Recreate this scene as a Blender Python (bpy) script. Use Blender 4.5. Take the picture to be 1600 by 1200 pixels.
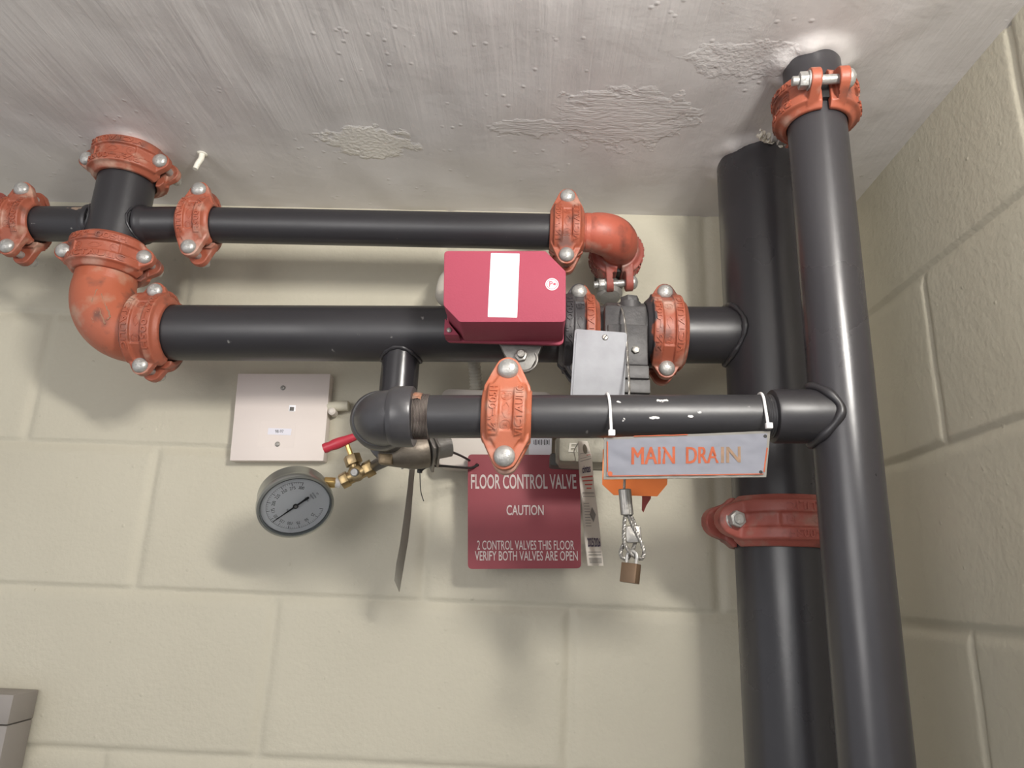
import bpy, bmesh, math, random
import numpy as np
from mathutils import Vector, Matrix, noise
random.seed(7)
PI = math.pi
SC = bpy.context.scene
COL = SC.collection
for o in list(bpy.data.objects): bpy.data.objects.remove(o)

# ------------------------------------------------------------------ camera, world, lamps, exposure
CEIL = 2.40                      # ceiling height above the floor
Z0 = CEIL - 0.3952               # height of the reference mortar line
CAMP = Vector((0.5535, -1.0038, -0.1776 + Z0))
YAW, PITCH, ROLL, FPX = -0.0356, 0.2768, 0.0404, 1094.24
fw = Vector((math.sin(YAW)*math.cos(PITCH), math.cos(YAW)*math.cos(PITCH), math.sin(PITCH)))
_rt = fw.cross(Vector((0, 0, 1))).normalized(); _up = _rt.cross(fw)
RT = math.cos(ROLL)*_rt + math.sin(ROLL)*_up
UP = -math.sin(ROLL)*_rt + math.cos(ROLL)*_up
cam_d = bpy.data.cameras.new('camera'); cam = bpy.data.objects.new('camera', cam_d); COL.objects.link(cam)
cam.matrix_world = Matrix(((RT.x, UP.x, -fw.x, CAMP.x), (RT.y, UP.y, -fw.y, CAMP.y), (RT.z, UP.z, -fw.z, CAMP.z), (0, 0, 0, 1)))
cam_d.sensor_width = 36; cam_d.lens = FPX/1600*36; cam_d.clip_start = 0.01
SC.camera = cam
w = bpy.data.worlds.new('room_light'); SC.world = w; w.use_nodes = True
w.node_tree.nodes['Background'].inputs[0].default_value = (0.93, 0.95, 1.0, 1)
w.node_tree.nodes['Background'].inputs[1].default_value = 0.58
SC.view_settings.view_transform = 'Standard'; SC.view_settings.look = 'None'
SC.view_settings.gamma = 1.0; SC.view_settings.use_curve_mapping = False
SC.view_settings.exposure = 0.18
LAMP_POS = Vector((0.90, -1.17, 0.31 + Z0))
def lamp(name, loc, target, size, sizey, power, color):
    ld = bpy.data.lights.new(name, 'AREA'); ld.shape = 'RECTANGLE'; ld.size = size; ld.size_y = sizey
    ld.energy = power; ld.color = color
    lo = bpy.data.objects.new(name, ld); COL.objects.link(lo); lo.location = loc
    lo.rotation_euler = (Vector(target) - Vector(loc)).to_track_quat('-Z', 'Z').to_euler()
    return lo
lamp('strip_light', LAMP_POS, (-0.30, 0, 0.95 + Z0), 0.36, 0.08, 14.4, (1.0, 0.965, 0.90)).data.spread = math.radians(155)
lamp('fill_light', (-0.35, -2.2, 0.0 + Z0), (1.15, -0.2, 0.75 + Z0), 0.9, 0.9, 12.0, (1.0, 0.97, 0.94))  # added soft fill from the left front for the right wall; no known source

# ------------------------------------------------------------------ pixel of the photo -> point on a plane of the room
def ray(x, y): return fw + RT*((x-800)/FPX) - UP*((y-600)/FPX)
def at(x, y, Y): d = ray(x, y); return CAMP + d*((Y-CAMP.y)/d.y)
def atX(x, y, X): d = ray(x, y); return CAMP + d*((X-CAMP.x)/d.x)
def atZ(x, y, Z): d = ray(x, y); return CAMP + d*((Z+Z0-CAMP.z)/d.z)
def W(x, y, z): return Vector((x, y, z+Z0))
X_, Y_, Z_ = Vector((1, 0, 0)), Vector((0, 1, 0)), Vector((0, 0, 1))

# ------------------------------------------------------------------ object helpers
MATS = {}
def tag(o, label=None, cat=None, group=None, kind=None):
    if label: o['label'] = label
    if cat: o['category'] = cat
    if group: o['group'] = group
    if kind: o['kind'] = kind
    return o
def thing(name, loc, label, cat, group=None, mat=None):
    o = bpy.data.objects.new(name, None); COL.objects.link(o); o.empty_display_size = .02
    M = mat.copy() if mat else Matrix.Translation(loc)
    o.matrix_world = M; MATS[o] = M
    return tag(o, label, cat, group)
def frame(o, x, z):
    x = x.normalized(); y = z.cross(x).normalized(); z = x.cross(y).normalized()
    return Matrix(((x.x, y.x, z.x, o.x), (x.y, y.y, z.y, o.y), (x.z, y.z, z.z, o.z), (0, 0, 0, 1)))
def zframe(o, z, xh=None):
    z = z.normalized(); xh = xh or (X_ if abs(z.x) < .9 else Y_)
    x = (xh - z*xh.dot(z)).normalized(); y = z.cross(x)
    return Matrix(((x.x, y.x, z.x, o.x), (x.y, y.y, z.y, o.y), (x.z, y.z, z.z, o.z), (0, 0, 0, 1)))

class MB:
    def __init__(s): s.v = []; s.f = []
    def add(s, vs, fs, M=None):
        n = len(s.v)
        s.v += [(M @ Vector(v)) if M else Vector(v) for v in vs]
        s.f += [tuple(i+n for i in f) for f in fs]; return s
    def bm(s, b, M=None):
        b.verts.ensure_lookup_table(); b.verts.index_update()
        s.add([v.co.copy() for v in b.verts], [[v.index for v in f.verts] for f in b.faces], M); b.free(); return s
    def box(s, c, d, M=None, bev=0, seg=2):
        b = bmesh.new(); bmesh.ops.create_cube(b, size=1)
        for v in b.verts: v.co = Vector((v.co.x*d[0]+c[0], v.co.y*d[1]+c[1], v.co.z*d[2]+c[2]))
        if bev: bmesh.ops.bevel(b, geom=b.edges[:], offset=bev, segments=seg, affect='EDGES', profile=.5)
        return s.bm(b, M)
    def lathe(s, prof, M=None, seg=48, a0=0, a1=2*PI, wob=None):
        full = abs(a1-a0-2*PI) < 1e-6; vs = []; fs = []
        na = seg if full else seg+1
        for j, (r, z) in enumerate(prof):
            for i in range(na):
                a = a0+(a1-a0)*i/seg; rr = r + (wob(a, z) if wob else 0)
                vs.append((rr*math.cos(a), rr*math.sin(a), z))
        for j in range(len(prof)-1):
            for i in range(seg):
                k = (i+1) % na if full else i+1
                fs.append((j*na+i, j*na+k, (j+1)*na+k, (j+1)*na+i))
        if full:
            if prof[0][0] > 1e-6: fs.append(tuple(reversed(range(na))))
            if prof[-1][0] > 1e-6: fs.append(tuple((len(prof)-1)*na+i for i in range(na)))
        return s.add(vs, fs, M)
    def cyl(s, p, q, r, seg=40, bev=0, r2=None):
        p, q = Vector(p), Vector(q); h = (q-p).length; r2 = r if r2 is None else r2
        pr = [(r-bev, 0), (r, bev), (r2, h-bev), (r2-bev, h)] if bev else [(r, 0), (r2, h)]
        return s.lathe(pr, zframe(p, q-p), seg)
    def tube(s, pts, r, seg=10, closed=False):
        pts = [Vector(p) for p in pts]; n = len(pts); vs = []; fs = []
        up = None
        for i, p in enumerate(pts):
            if closed: t = pts[(i+1) % n]-pts[i-1]
            else: t = pts[min(i+1, n-1)]-pts[max(i-1, 0)]
            t.normalize()
            if up is None: up = t.orthogonal().normalized()
            up = (up - t*up.dot(t)).normalized(); b = t.cross(up)
            rr = r(i/(n-1)) if callable(r) else r
            for k in range(seg):
                a = 2*PI*k/seg; vs.append(p+up*(rr*math.cos(a))+b*(rr*math.sin(a)))
        m = n if closed else n-1
        for i in range(m):
            for k in range(seg):
                i2 = (i+1) % n; k2 = (k+1) % seg
                fs.append((i*seg+k, i*seg+k2, i2*seg+k2, i2*seg+k))
        if not closed:
            fs.append(tuple(reversed(range(seg)))); fs.append(tuple((n-1)*seg+k for k in range(seg)))
        return s.add(vs, fs)
    def prism(s, out, h0, h1, M=None, bev=0, seg=2):
        b = bmesh.new(); n = len(out)
        lo = [b.verts.new((x, y, h0)) for x, y in out]; hi = [b.verts.new((x, y, h1)) for x, y in out]
        b.faces.new(list(reversed(lo))); b.faces.new(hi)
        for i in range(n): b.faces.new((lo[i], lo[(i+1) % n], hi[(i+1) % n], hi[i]))
        bmesh.ops.recalc_face_normals(b, faces=b.faces[:])
        if bev: bmesh.ops.bevel(b, geom=[e for e in b.edges if all(v in hi for v in e.verts)] if bev < 0 else b.edges[:], offset=abs(bev), segments=seg, affect='EDGES', profile=.5, clamp_overlap=True)
        return s.bm(b, M)
    def mesh(s, name, mat, sharp=35):
        me = bpy.data.meshes.new(name); me.from_pydata([tuple(v) for v in s.v], [], s.f)
        b = bmesh.new(); b.from_mesh(me); bmesh.ops.recalc_face_normals(b, faces=b.faces[:]); b.to_mesh(me); b.free()
        me.polygons.foreach_set('use_smooth', [True]*len(me.polygons))
        me.set_sharp_from_angle(angle=math.radians(sharp))
        if mat: me.materials.append(mat)
        return me
    def build(s, name, mat, parent=None, sharp=35, local=False):
        if parent is not None:
            if not local:
                inv = MATS[parent].inverted(); s.v = [inv @ v for v in s.v]
            o = bpy.data.objects.new(name, s.mesh(name, mat, sharp)); COL.objects.link(o); o.parent = parent
            MATS[o] = MATS[parent].copy()
        else:
            c = Vector((sum(v.x for v in s.v)/len(s.v), sum(v.y for v in s.v)/len(s.v), min(v.z for v in s.v)))
            s.v = [v-c for v in s.v]
            o = bpy.data.objects.new(name, s.mesh(name, mat, sharp)); COL.objects.link(o); o.location = c
            MATS[o] = Matrix.Translation(c)
        return o
def arc(c, r, a0, a1, n=8): return [(c[0]+r*math.cos(a0+(a1-a0)*i/n), c[1]+r*math.sin(a0+(a1-a0)*i/n)) for i in range(n+1)]
def rrect(x0, y0, x1, y1, r, n=5):
    return (arc((x1-r, y0+r), r, -PI/2, 0, n)+arc((x1-r, y1-r), r, 0, PI/2, n)+arc((x0+r, y1-r), r, PI/2, PI, n)+arc((x0+r, y0+r), r, PI, 1.5*PI, n))
def circ(c, r, n=24): return arc(c, r, 0, 2*PI*(n-1)/n, n-1)

def text_geo(s, bold=0.0, ext=0.0, spacing=1.0):
    """lettering as (verts, faces); u, v scaled to 0..1 over its own box, h kept"""
    cu = bpy.data.curves.new('t', 'FONT'); cu.body = s; cu.offset = bold; cu.extrude = ext; cu.space_character = spacing
    cu.resolution_u = 3
    ob = bpy.data.objects.new('t', cu); COL.objects.link(ob)
    dg = bpy.context.evaluated_depsgraph_get(); me = bpy.data.meshes.new_from_object(ob.evaluated_get(dg))
    V = [v.co.copy() for v in me.vertices]; F = [tuple(p.vertices) for p in me.polygons]
    bpy.data.objects.remove(ob); bpy.data.curves.remove(cu); bpy.data.meshes.remove(me)
    x0 = min(v.x for v in V); x1 = max(v.x for v in V); y0 = min(v.y for v in V); y1 = max(v.y for v in V)
    asp = (x1-x0)/(y1-y0)
    return [((v.x-x0)/(x1-x0), (v.y-y0)/(y1-y0), v.z) for v in V], F, asp
_tc = {}
def tgeo(s, bold=0.0, ext=0.0, spacing=1.0):
    k = (s, bold, ext, spacing)
    if k not in _tc: _tc[k] = text_geo(*k)
    return _tc[k]
def text_quad(mb, s, bl, br, tl, off=Vector((0, 0, 0)), bold=0.0):
    V, F, a = tgeo(s, bold)
    e1 = br-bl; e2 = tl-bl
    return mb.add([bl+e1*u+e2*v+off for u, v, h in V], F)

# ------------------------------------------------------------------ materials
def new_mat(name):
    m = bpy.data.materials.new(name); m.use_nodes = True; nt = m.node_tree
    return m, nt, nt.nodes, nt.links, nt.nodes['Principled BSDF']
def simple(name, col, rough=.5, metal=0.0, bump=0.0, bscale=200, var=0.0, vscale=20, dark=None, spec=.5):
    m, nt, N, L, P = new_mat(name)
    P.inputs['Base Color'].default_value = (*col, 1); P.inputs['Roughness'].default_value = rough
    P.inputs['Metallic'].default_value = metal; P.inputs['Specular IOR Level'].default_value = spec
    tc = N.new('ShaderNodeTexCoord')
    if var:
        n = N.new('ShaderNodeTexNoise'); n.inputs['Scale'].default_value = vscale; n.inputs['Detail'].default_value = 6
        L.new(tc.outputs['Object'], n.inputs['Vector'])
        r = N.new('ShaderNodeValToRGB'); L.new(n.outputs[0], r.inputs[0])
        r.color_ramp.elements[0].position = .5-.22; r.color_ramp.elements[1].position = .5+.22
        d = dark or tuple(c*(1-var) for c in col)
        r.color_ramp.elements[0].color = (*d, 1); r.color_ramp.elements[1].color = (*col, 1)
        L.new(r.outputs[0], P.inputs['Base Color'])
    if bump:
        n2 = N.new('ShaderNodeTexNoise'); n2.inputs['Scale'].default_value = bscale; n2.inputs['Detail'].default_value = 4
        L.new(tc.outputs['Object'], n2.inputs['Vector'])
        b = N.new('ShaderNodeBump'); b.inputs['Strength'].default_value = bump; b.inputs['Distance'].default_value = .001
        L.new(n2.outputs[0], b.inputs['Height']); L.new(b.outputs[0], P.inputs['Normal'])
    return m
def paint_wall(name, col, col2, bump=.5):
    m, nt, N, L, P = new_mat(name)
    geo = N.new('ShaderNodeNewGeometry'); P.inputs['Roughness'].default_value = .55; P.inputs['Specular IOR Level'].default_value = .35
    n = N.new('ShaderNodeTexNoise'); n.inputs['Scale'].default_value = 3.5; n.inputs['Detail'].default_value = 5
    L.new(geo.outputs['Position'], n.inputs['Vector'])
    r = N.new('ShaderNodeValToRGB'); L.new(n.outputs[0], r.inputs[0]); r.color_ramp.elements[0].position = .35; r.color_ramp.elements[1].position = .65
    r.color_ramp.elements[0].color = (*col2, 1); r.color_ramp.elements[1].color = (*col, 1)
    L.new(r.outputs[0], P.inputs['Base Color'])
    n1 = N.new('ShaderNodeTexNoise'); n1.inputs['Scale'].default_value = 160; n1.inputs['Detail'].default_value = 5
    n2 = N.new('ShaderNodeTexNoise'); n2.inputs['Scale'].default_value = 45; n2.inputs['Detail'].default_value = 3
    vo = N.new('ShaderNodeTexVoronoi'); vo.inputs['Scale'].default_value = 55
    for k in (n1, n2, vo): L.new(geo.outputs['Position'], k.inputs['Vector'])
    mr = N.new('ShaderNodeMapRange'); mr.inputs[1].default_value = .05; mr.inputs[2].default_value = .16; mr.inputs[3].default_value = 1; mr.inputs[4].default_value = 0
    L.new(vo.outputs['Distance'], mr.inputs[0])
    gt = N.new('ShaderNodeMath'); gt.operation = 'GREATER_THAN'; gt.inputs[1].default_value = .57; L.new(n2.outputs[0], gt.inputs[0])
    mu = N.new('ShaderNodeMath'); mu.operation = 'MULTIPLY'; L.new(mr.outputs[0], mu.inputs[0]); L.new(gt.outputs[0], mu.inputs[1])
    a = N.new('ShaderNodeMath'); a.operation = 'MULTIPLY_ADD'; L.new(mu.outputs[0], a.inputs[0]); a.inputs[1].default_value = .9; L.new(n1.outputs[0], a.inputs[2])
    a2 = N.new('ShaderNodeMath'); a2.operation = 'MULTIPLY_ADD'; L.new(n2.outputs[0], a2.inputs[0]); a2.inputs[1].default_value = 1.2; L.new(a.outputs[0], a2.inputs[2])
    b = N.new('ShaderNodeBump'); b.inputs['Strength'].default_value = bump; b.inputs['Distance'].default_value = .0016
    L.new(a2.outputs[0], b.inputs['Height']); L.new(b.outputs[0], P.inputs['Normal'])
    return m
M_WALL = paint_wall('painted_block', (.545, .51, .41), (.51, .475, .38), .45)
M_WALLR = paint_wall('painted_block_right', (.545, .51, .41), (.51, .475, .38), .4)
def ceiling_mat():
    m, nt, N, L, P = new_mat('painted_ceiling'); P.inputs['Roughness'].default_value = .42; P.inputs['Specular IOR Level'].default_value = .45
    geo = N.new('ShaderNodeNewGeometry')
    def noise_(sc, det, vec, dist=0.0):
        n = N.new('ShaderNodeTexNoise'); n.inputs['Scale'].default_value = sc; n.inputs['Detail'].default_value = det; n.inputs['Distortion'].default_value = dist
        L.new(vec, n.inputs['Vector']); return n.outputs[0]
    def mapping(rot, scale):
        mp = N.new('ShaderNodeMapping'); mp.inputs['Rotation'].default_value = (0, 0, rot); mp.inputs['Scale'].default_value = scale
        L.new(geo.outputs['Position'], mp.inputs['Vector']); return mp.outputs[0]
    def math_(op, a, b=None, c=None):
        k = N.new('ShaderNodeMath'); k.operation = op
        for i, x in enumerate((a, b, c)):
            if x is None: continue
            if isinstance(x, (int, float)): k.inputs[i].default_value = x
            else: L.new(x, k.inputs[i])
        return k.outputs[0]
    def blob(c, sx, sy, rot=0):    # soft mask round a spot
        vs = N.new('ShaderNodeVectorMath'); vs.operation = 'SUBTRACT'; L.new(geo.outputs['Position'], vs.inputs[0]); vs.inputs[1].default_value = tuple(c)
        mp = N.new('ShaderNodeMapping'); mp.inputs['Rotation'].default_value = (0, 0, rot); mp.inputs['Scale'].default_value = (1/sx, 1/sy, 0)
        L.new(vs.outputs[0], mp.inputs['Vector'])
        ln = N.new('ShaderNodeVectorMath'); ln.operation = 'LENGTH'; L.new(mp.outputs[0], ln.inputs[0])
        wob = math_('MULTIPLY_ADD', noise_(45, 6, geo.outputs['Position']), 1.5, ln.outputs['Value'])
        mr = N.new('ShaderNodeMapRange'); mr.inputs[1].default_value = 1.45; mr.inputs[2].default_value = 1.62; mr.inputs[3].default_value = 1; mr.inputs[4].default_value = 0
        L.new(wob, mr.inputs[0]); return mr.outputs[0]
    strokes = noise_(1, 5, mapping(math.radians(-14), (95, 5, 1)), .6)
    strokes2 = noise_(1, 4, mapping(math.radians(28), (60, 9, 1)), .5)
    lumps = noise_(14, 4, geo.outputs['Position'], .3)
    grain = noise_(260, 3, geo.outputs['Position'])
    rip = noise_(1, 3, mapping(math.radians(12), (45, 165, 1)), 1.2)
    vo = N.new('ShaderNodeTexVoronoi'); vo.inputs['Scale'].default_value = 60; L.new(geo.outputs['Position'], vo.inputs['Vector'])
    mr = N.new('ShaderNodeMapRange'); mr.inputs[1].default_value = .04; mr.inputs[2].default_value = .2; mr.inputs[3].default_value = 1; mr.inputs[4].default_value = 0
    L.new(vo.outputs['Distance'], mr.inputs[0])
    spots = math_('MULTIPLY', mr.outputs[0], math_('GREATER_THAN', noise_(9, 2, geo.outputs['Position']), .56))
    rough = blob(atZ(577, 222, .3952), .072, .040, .22)
    rough2 = blob(atZ(1165, 95, .3952), .07, .035, 0)
    ripm = blob(atZ(975, 185, .3952), .10, .07, .3)
    ripm2 = blob(atZ(830, 200, .3952), .07, .02, .1)
    front = N.new('ShaderNodeMapRange'); front.inputs[1].default_value = -.06; front.inputs[2].default_value = -.30
    front.inputs[3].default_value = .15; front.inputs[4].default_value = 1
    sx = N.new('ShaderNodeSeparateXYZ'); L.new(geo.outputs['Position'], sx.inputs[0]); L.new(sx.outputs[1], front.inputs[0])
    h = math_('MULTIPLY', math_('MULTIPLY_ADD', strokes2, .6, strokes), math_('MULTIPLY', front.outputs[0], 1.0))
    h = math_('MULTIPLY_ADD', lumps, 2.0, h)
    h = math_('MULTIPLY_ADD', spots, .5, h)
    h = math_('MULTIPLY_ADD', grain, .10, h)
    gr2 = noise_(190, 5, geo.outputs['Position'])
    h = math_('MULTIPLY_ADD', math_('MULTIPLY', rough, gr2), 2.2, h)
    h = math_('MULTIPLY_ADD', rough, .9, h)
    h = math_('MULTIPLY_ADD', math_('MULTIPLY', rough2, gr2), 1.1, h)
    h = math_('MULTIPLY_ADD', math_('MULTIPLY', math_('MAXIMUM', ripm, ripm2), rip), 1.5, h)
    b = N.new('ShaderNodeBump'); b.inputs['Strength'].default_value = .38; b.inputs['Distance'].default_value = .0022
    L.new(h, b.inputs['Height']); L.new(b.outputs[0], P.inputs['Normal'])
    r = N.new('ShaderNodeValToRGB'); L.new(lumps, r.inputs[0]); r.color_ramp.elements[0].position = .3; r.color_ramp.elements[1].position = .7
    r.color_ramp.elements[0].color = (.66, .635, .625, 1); r.color_ramp.elements[1].color = (.70, .675, .665, 1)
    mx = N.new('ShaderNodeMixRGB'); L.new(rough, mx.inputs[0]); L.new(r.outputs[0], mx.inputs[1]); mx.inputs[2].default_value = (.76, .73, .68, 1)
    L.new(mx.outputs[0], P.inputs['Base Color'])
    return m
M_CEIL = ceiling_mat()
M_FLOOR = simple('grey_floor', (.30, .29, .27), .6, var=.2)
def black_paint(name='black_paint', base=(.024, .0225, .0255), rough=.36, scratch=.5, spots=()):
    m, nt, N, L, P = new_mat(name)
    P.inputs['Specular IOR Level'].default_value = .6
    tc = N.new('ShaderNodeTexCoord'); geo = N.new('ShaderNodeNewGeometry')
    n = N.new('ShaderNodeTexNoise'); n.inputs['Scale'].default_value = 9; n.inputs['Detail'].default_value = 6; L.new(geo.outputs['Position'], n.inputs['Vector'])
    mr = N.new('ShaderNodeMapRange'); mr.inputs[1].default_value = .1; mr.inputs[2].default_value = .9; mr.inputs[3].default_value = rough-.07; mr.inputs[4].default_value = rough+.14
    L.new(n.outputs[0], mr.inputs[0]); L.new(mr.outputs[0], P.inputs['Roughness'])
    # tiny light scuffs
    n2 = N.new('ShaderNodeTexNoise'); n2.inputs['Scale'].default_value = 70; n2.inputs['Detail'].default_value = 3; L.new(geo.outputs['Position'], n2.inputs['Vector'])
    gt = N.new('ShaderNodeMapRange'); gt.inputs[1].default_value = .735; gt.inputs[2].default_value = .78; L.new(n2.outputs[0], gt.inputs[0])
    mx = N.new('ShaderNodeMixRGB'); mx.inputs[1].default_value = (*base, 1); mx.inputs[2].default_value = (.35, .34, .32, 1)
    sm = N.new('ShaderNodeMath'); sm.operation = 'MULTIPLY'; sm.inputs[1].default_value = scratch; L.new(gt.outputs[0], sm.inputs[0])
    L.new(sm.outputs[0], mx.inputs[0]); last = mx.outputs[0]
    for (c, r, col, thr) in spots:      # paint chips / rust with a place of their own
        vs = N.new('ShaderNodeVectorMath'); vs.operation = 'SUBTRACT'; L.new(geo.outputs['Position'], vs.inputs[0]); vs.inputs[1].default_value = tuple(c)
        sc = N.new('ShaderNodeVectorMath'); sc.operation = 'DIVIDE'; L.new(vs.outputs[0], sc.inputs[0]); sc.inputs[1].default_value = r
        ln = N.new('ShaderNodeVectorMath'); ln.operation = 'LENGTH'; L.new(sc.outputs[0], ln.inputs[0])
        nn = N.new('ShaderNodeTexNoise'); nn.inputs['Scale'].default_value = 190; nn.inputs['Detail'].default_value = 4; L.new(geo.outputs['Position'], nn.inputs['Vector'])
        ad = N.new('ShaderNodeMath'); ad.operation = 'MULTIPLY_ADD'; ad.inputs[1].default_value = -.55; L.new(ln.outputs['Value'], ad.inputs[0]); L.new(nn.outputs[0], ad.inputs[2])
        g = N.new('ShaderNodeMapRange'); g.inputs[1].default_value = thr; g.inputs[2].default_value = thr+.05; L.new(ad.outputs[0], g.inputs[0])
        m2 = N.new('ShaderNodeMixRGB'); L.new(g.outputs[0], m2.inputs[0]); L.new(last, m2.inputs[1]); m2.inputs[2].default_value = (*col, 1); last = m2.outputs[0]
    L.new(last, P.inputs['Base Color'])
    b = N.new('ShaderNodeBump'); b.inputs['Strength'].default_value = .12; b.inputs['Distance'].default_value = .0006
    n3 = N.new('ShaderNodeTexNoise'); n3.inputs['Scale'].default_value = 140; n3.inputs['Detail'].default_value = 4; L.new(geo.outputs['Position'], n3.inputs['Vector'])
    L.new(n3.outputs[0], b.inputs['Height']); L.new(b.outputs[0], P.inputs['Normal'])
    return m
WHITE = (.72, .70, .68)
M_PIPE = black_paint('black_pipe_paint', base=(.024, .0225, .0255))
M_PIPE_U = black_paint('black_pipe_chipped', spots=[(at(775, 381, -.165), (.018, .02, .006), WHITE, .22), (at(715, 387, -.165), (.02, .02, .003), (.35, .31, .22), .2)])
M_PIPE_L = black_paint('black_pipe_scuffed', base=(.032, .031, .034), rough=.34, spots=[
    (at(1034, 626, -.355), (.012, .02, .003), WHITE, .2), (at(1024, 652, -.36), (.006, .02, .0022), WHITE, .1), (at(1079, 650, -.36), (.004, .02, .0018), WHITE, .1),
    (at(976, 654, -.36), (.004, .02, .005), WHITE, .28), (at(965, 628, -.355), (.006, .02, .003), WHITE, .3), (at(1092, 644, -.36), (.008, .02, .004), (.4, .4, .4), .36)])
M_RISER = black_paint('black_riser_paint', base=(.034, .032, .036), rough=.27, scratch=.0)
M_RUSTTHREAD = simple('rusty_thread', (.22, .19, .17), .55, .3, .8, 160, .8, 60, (.055, .04, .035))
M_RUST = simple('rust_patch', (.33, .12, .055), .75, 0, 1.0, 300, .5, 90, (.26, .20, .16))
def orange(name, base=(.35, .094, .053), dark=(.15, .06, .045), dusty=(.46, .27, .21), over=None):
    m, nt, N, L, P = new_mat(name); P.inputs['Roughness'].default_value = .46
    tc = N.new('ShaderNodeTexCoord')
    info = N.new('ShaderNodeObjectInfo'); add = N.new('ShaderNodeVectorMath'); add.operation = 'ADD'
    L.new(tc.outputs['Object'], add.inputs[0]); L.new(info.outputs['Random'], add.inputs[1])
    n = N.new('ShaderNodeTexNoise'); n.inputs['Scale'].default_value = 28; n.inputs['Detail'].default_value = 7; L.new(add.outputs[0], n.inputs['Vector'])
    r = N.new('ShaderNodeValToRGB'); L.new(n.outputs[0], r.inputs[0]); e = r.color_ramp.elements
    e[0].position = .30; e[0].color = (*dark, 1); e[1].position = .43; e[1].color = (*base, 1)
    k = e.new(.56); k.color = (*base, 1); k = e.new(.70); k.color = (*dusty, 1)
    last = r.outputs[0]
    if over:    # black overspray on one side of the housing
        x0, sgn, zc = over
        sx = N.new('ShaderNodeSeparateXYZ'); L.new(tc.outputs['Object'], sx.inputs[0])
        nn = N.new('ShaderNodeTexNoise'); nn.inputs['Scale'].default_value = 50; nn.inputs['Detail'].default_value = 5; L.new(tc.outputs['Object'], nn.inputs['Vector'])
        a = N.new('ShaderNodeMath'); a.operation = 'MULTIPLY_ADD'; L.new(nn.outputs[0], a.inputs[0]); a.inputs[1].default_value = zc; L.new(sx.outputs[0], a.inputs[2])
        g = N.new('ShaderNodeMapRange'); g.inputs[1].default_value = x0-.001; g.inputs[2].default_value = x0+.001; g.inputs[3].default_value = 1; g.inputs[4].default_value = 0
        L.new(a.outputs[0], g.inputs[0])
        m2 = N.new('ShaderNodeMixRGB'); L.new(g.outputs[0], m2.inputs[0]); L.new(last, m2.inputs[1]); m2.inputs[2].default_value = (.05, .046, .05, 1); last = m2.outputs[0]
    L.new(last, P.inputs['Base Color'])
    n3 = N.new('ShaderNodeTexNoise'); n3.inputs['Scale'].default_value = 220; n3.inputs['Detail'].default_value = 4; L.new(tc.outputs['Object'], n3.inputs['Vector'])
    b = N.new('ShaderNodeBump'); b.inputs['Strength'].default_value = .3; b.inputs['Distance'].default_value = .0008
    L.new(n3.outputs[0], b.inputs['Height']); L.new(b.outputs[0], P.inputs['Normal'])
    return m
M_OR = orange('orange_iron')
M_OR_B = orange('orange_iron_bright', (.42, .122, .064), (.30, .13, .08))
M_OR_MID = orange('orange_iron_oversprayed', over=(.013, 1, .012))
M_OR_RT = orange('orange_iron_black_edge', over=(-.0085, 1, .020))
M_OR_DULL = orange('dull_red_iron', (.33, .085, .065), (.15, .05, .04), (.30, .17, .14))
M_OR_ELB = orange('red_iron_elbow', (.42, .10, .062), (.18, .06, .045), (.40, .22, .17))
M_OR_SCUFF = orange('orange_iron_scuffed', (.32, .088, .050), (.12, .055, .04), (.46, .28, .21))
M_ZINC = simple('zinc_bolt', (.47, .46, .44), .40, .45, .6, 300, .30, 130)
M_STEEL = simple('dull_steel', (.42, .40, .37), .42, .75, .5, 200, .4, 60)
M_GALV = simple('galvanised_cover', (.38, .385, .41), .7, .0, .15, 150, .16, 45, spec=.12)
M_CAST = simple('grey_casting', (.30, .29, .27), .5, .4, .6, 180, .3, 40)
M_BRASS = simple('brass', (.50, .36, .17), .34, .85, .3, 200, .5, 45, (.22, .17, .11))
M_BRASSN = simple('new_brass', (.78, .55, .22), .3, .85)
M_BRASSD = simple('dull_brass', (.27, .20, .12), .42, .6, .4, 200, .4, 60)
M_BRONZE = simple('aged_bronze_casting', (.24, .205, .165), .45, .55, .6, 150, .45, 30)
M_REDBOX = simple('red_enamel', (.34, .066, .10), .6, 0, .25, 500, spec=.15)
M_REDCAP = simple('red_plastic', (.42, .030, .050), .35)
M_REDSIGN = simple('red_sign_plastic', (.25, .030, .043), .5, 0, .0, 40, .12, 9)
M_WHITEP = simple('white_label', (.93, .92, .95), .5)
M_LETTER = simple('sign_lettering', (.60, .53, .50), .5, var=.15, vscale=60)
M_PLATE = simple('wall_plate_plastic', (.70, .62, .575), .4)
M_IVORY = simple('ivory_plastic', (.66, .60, .54), .45)
M_PAPER = simple('tag_paper', (.74, .69, .63), .7)
M_INK = simple('black_ink', (.035, .035, .04), .6)
M_INKR = simple('red_ink', (.62, .11, .09), .6)
M_INKG = simple('grey_ink', (.25, .24, .23), .6)
M_BLACKP = simple('black_nylon', (.018, .018, .018), .4)
M_VALVE = simple('black_valve_casting', (.085, .08, .08), .5, 0, .5, 200, .35, 40, (.045, .043, .045))
M_NYLON = simple('white_nylon', (.85, .84, .83), .4)
M_SIGNW = simple('drain_sign_plastic', (.22, .225, .26), .6, 0, .5, 22, .10, 16, spec=.12)
M_SIGNEDGE = simple('drain_sign_margin', (.22, .21, .19), .6, spec=.12)
M_ORINK = simple('orange_ink', (.46, .115, .055), .6, var=.25, vscale=70, spec=.12)
M_ORFADE = simple('faded_orange_ink', (.19, .14, .095), .6, var=.4, vscale=90, spec=.12, dark=(.34, .20, .13))
M_ORTAG = simple('orange_tag', (.95, .24, .05), .5)
M_DIAL = simple('dial_white', (.76, .79, .82), .45)
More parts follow.
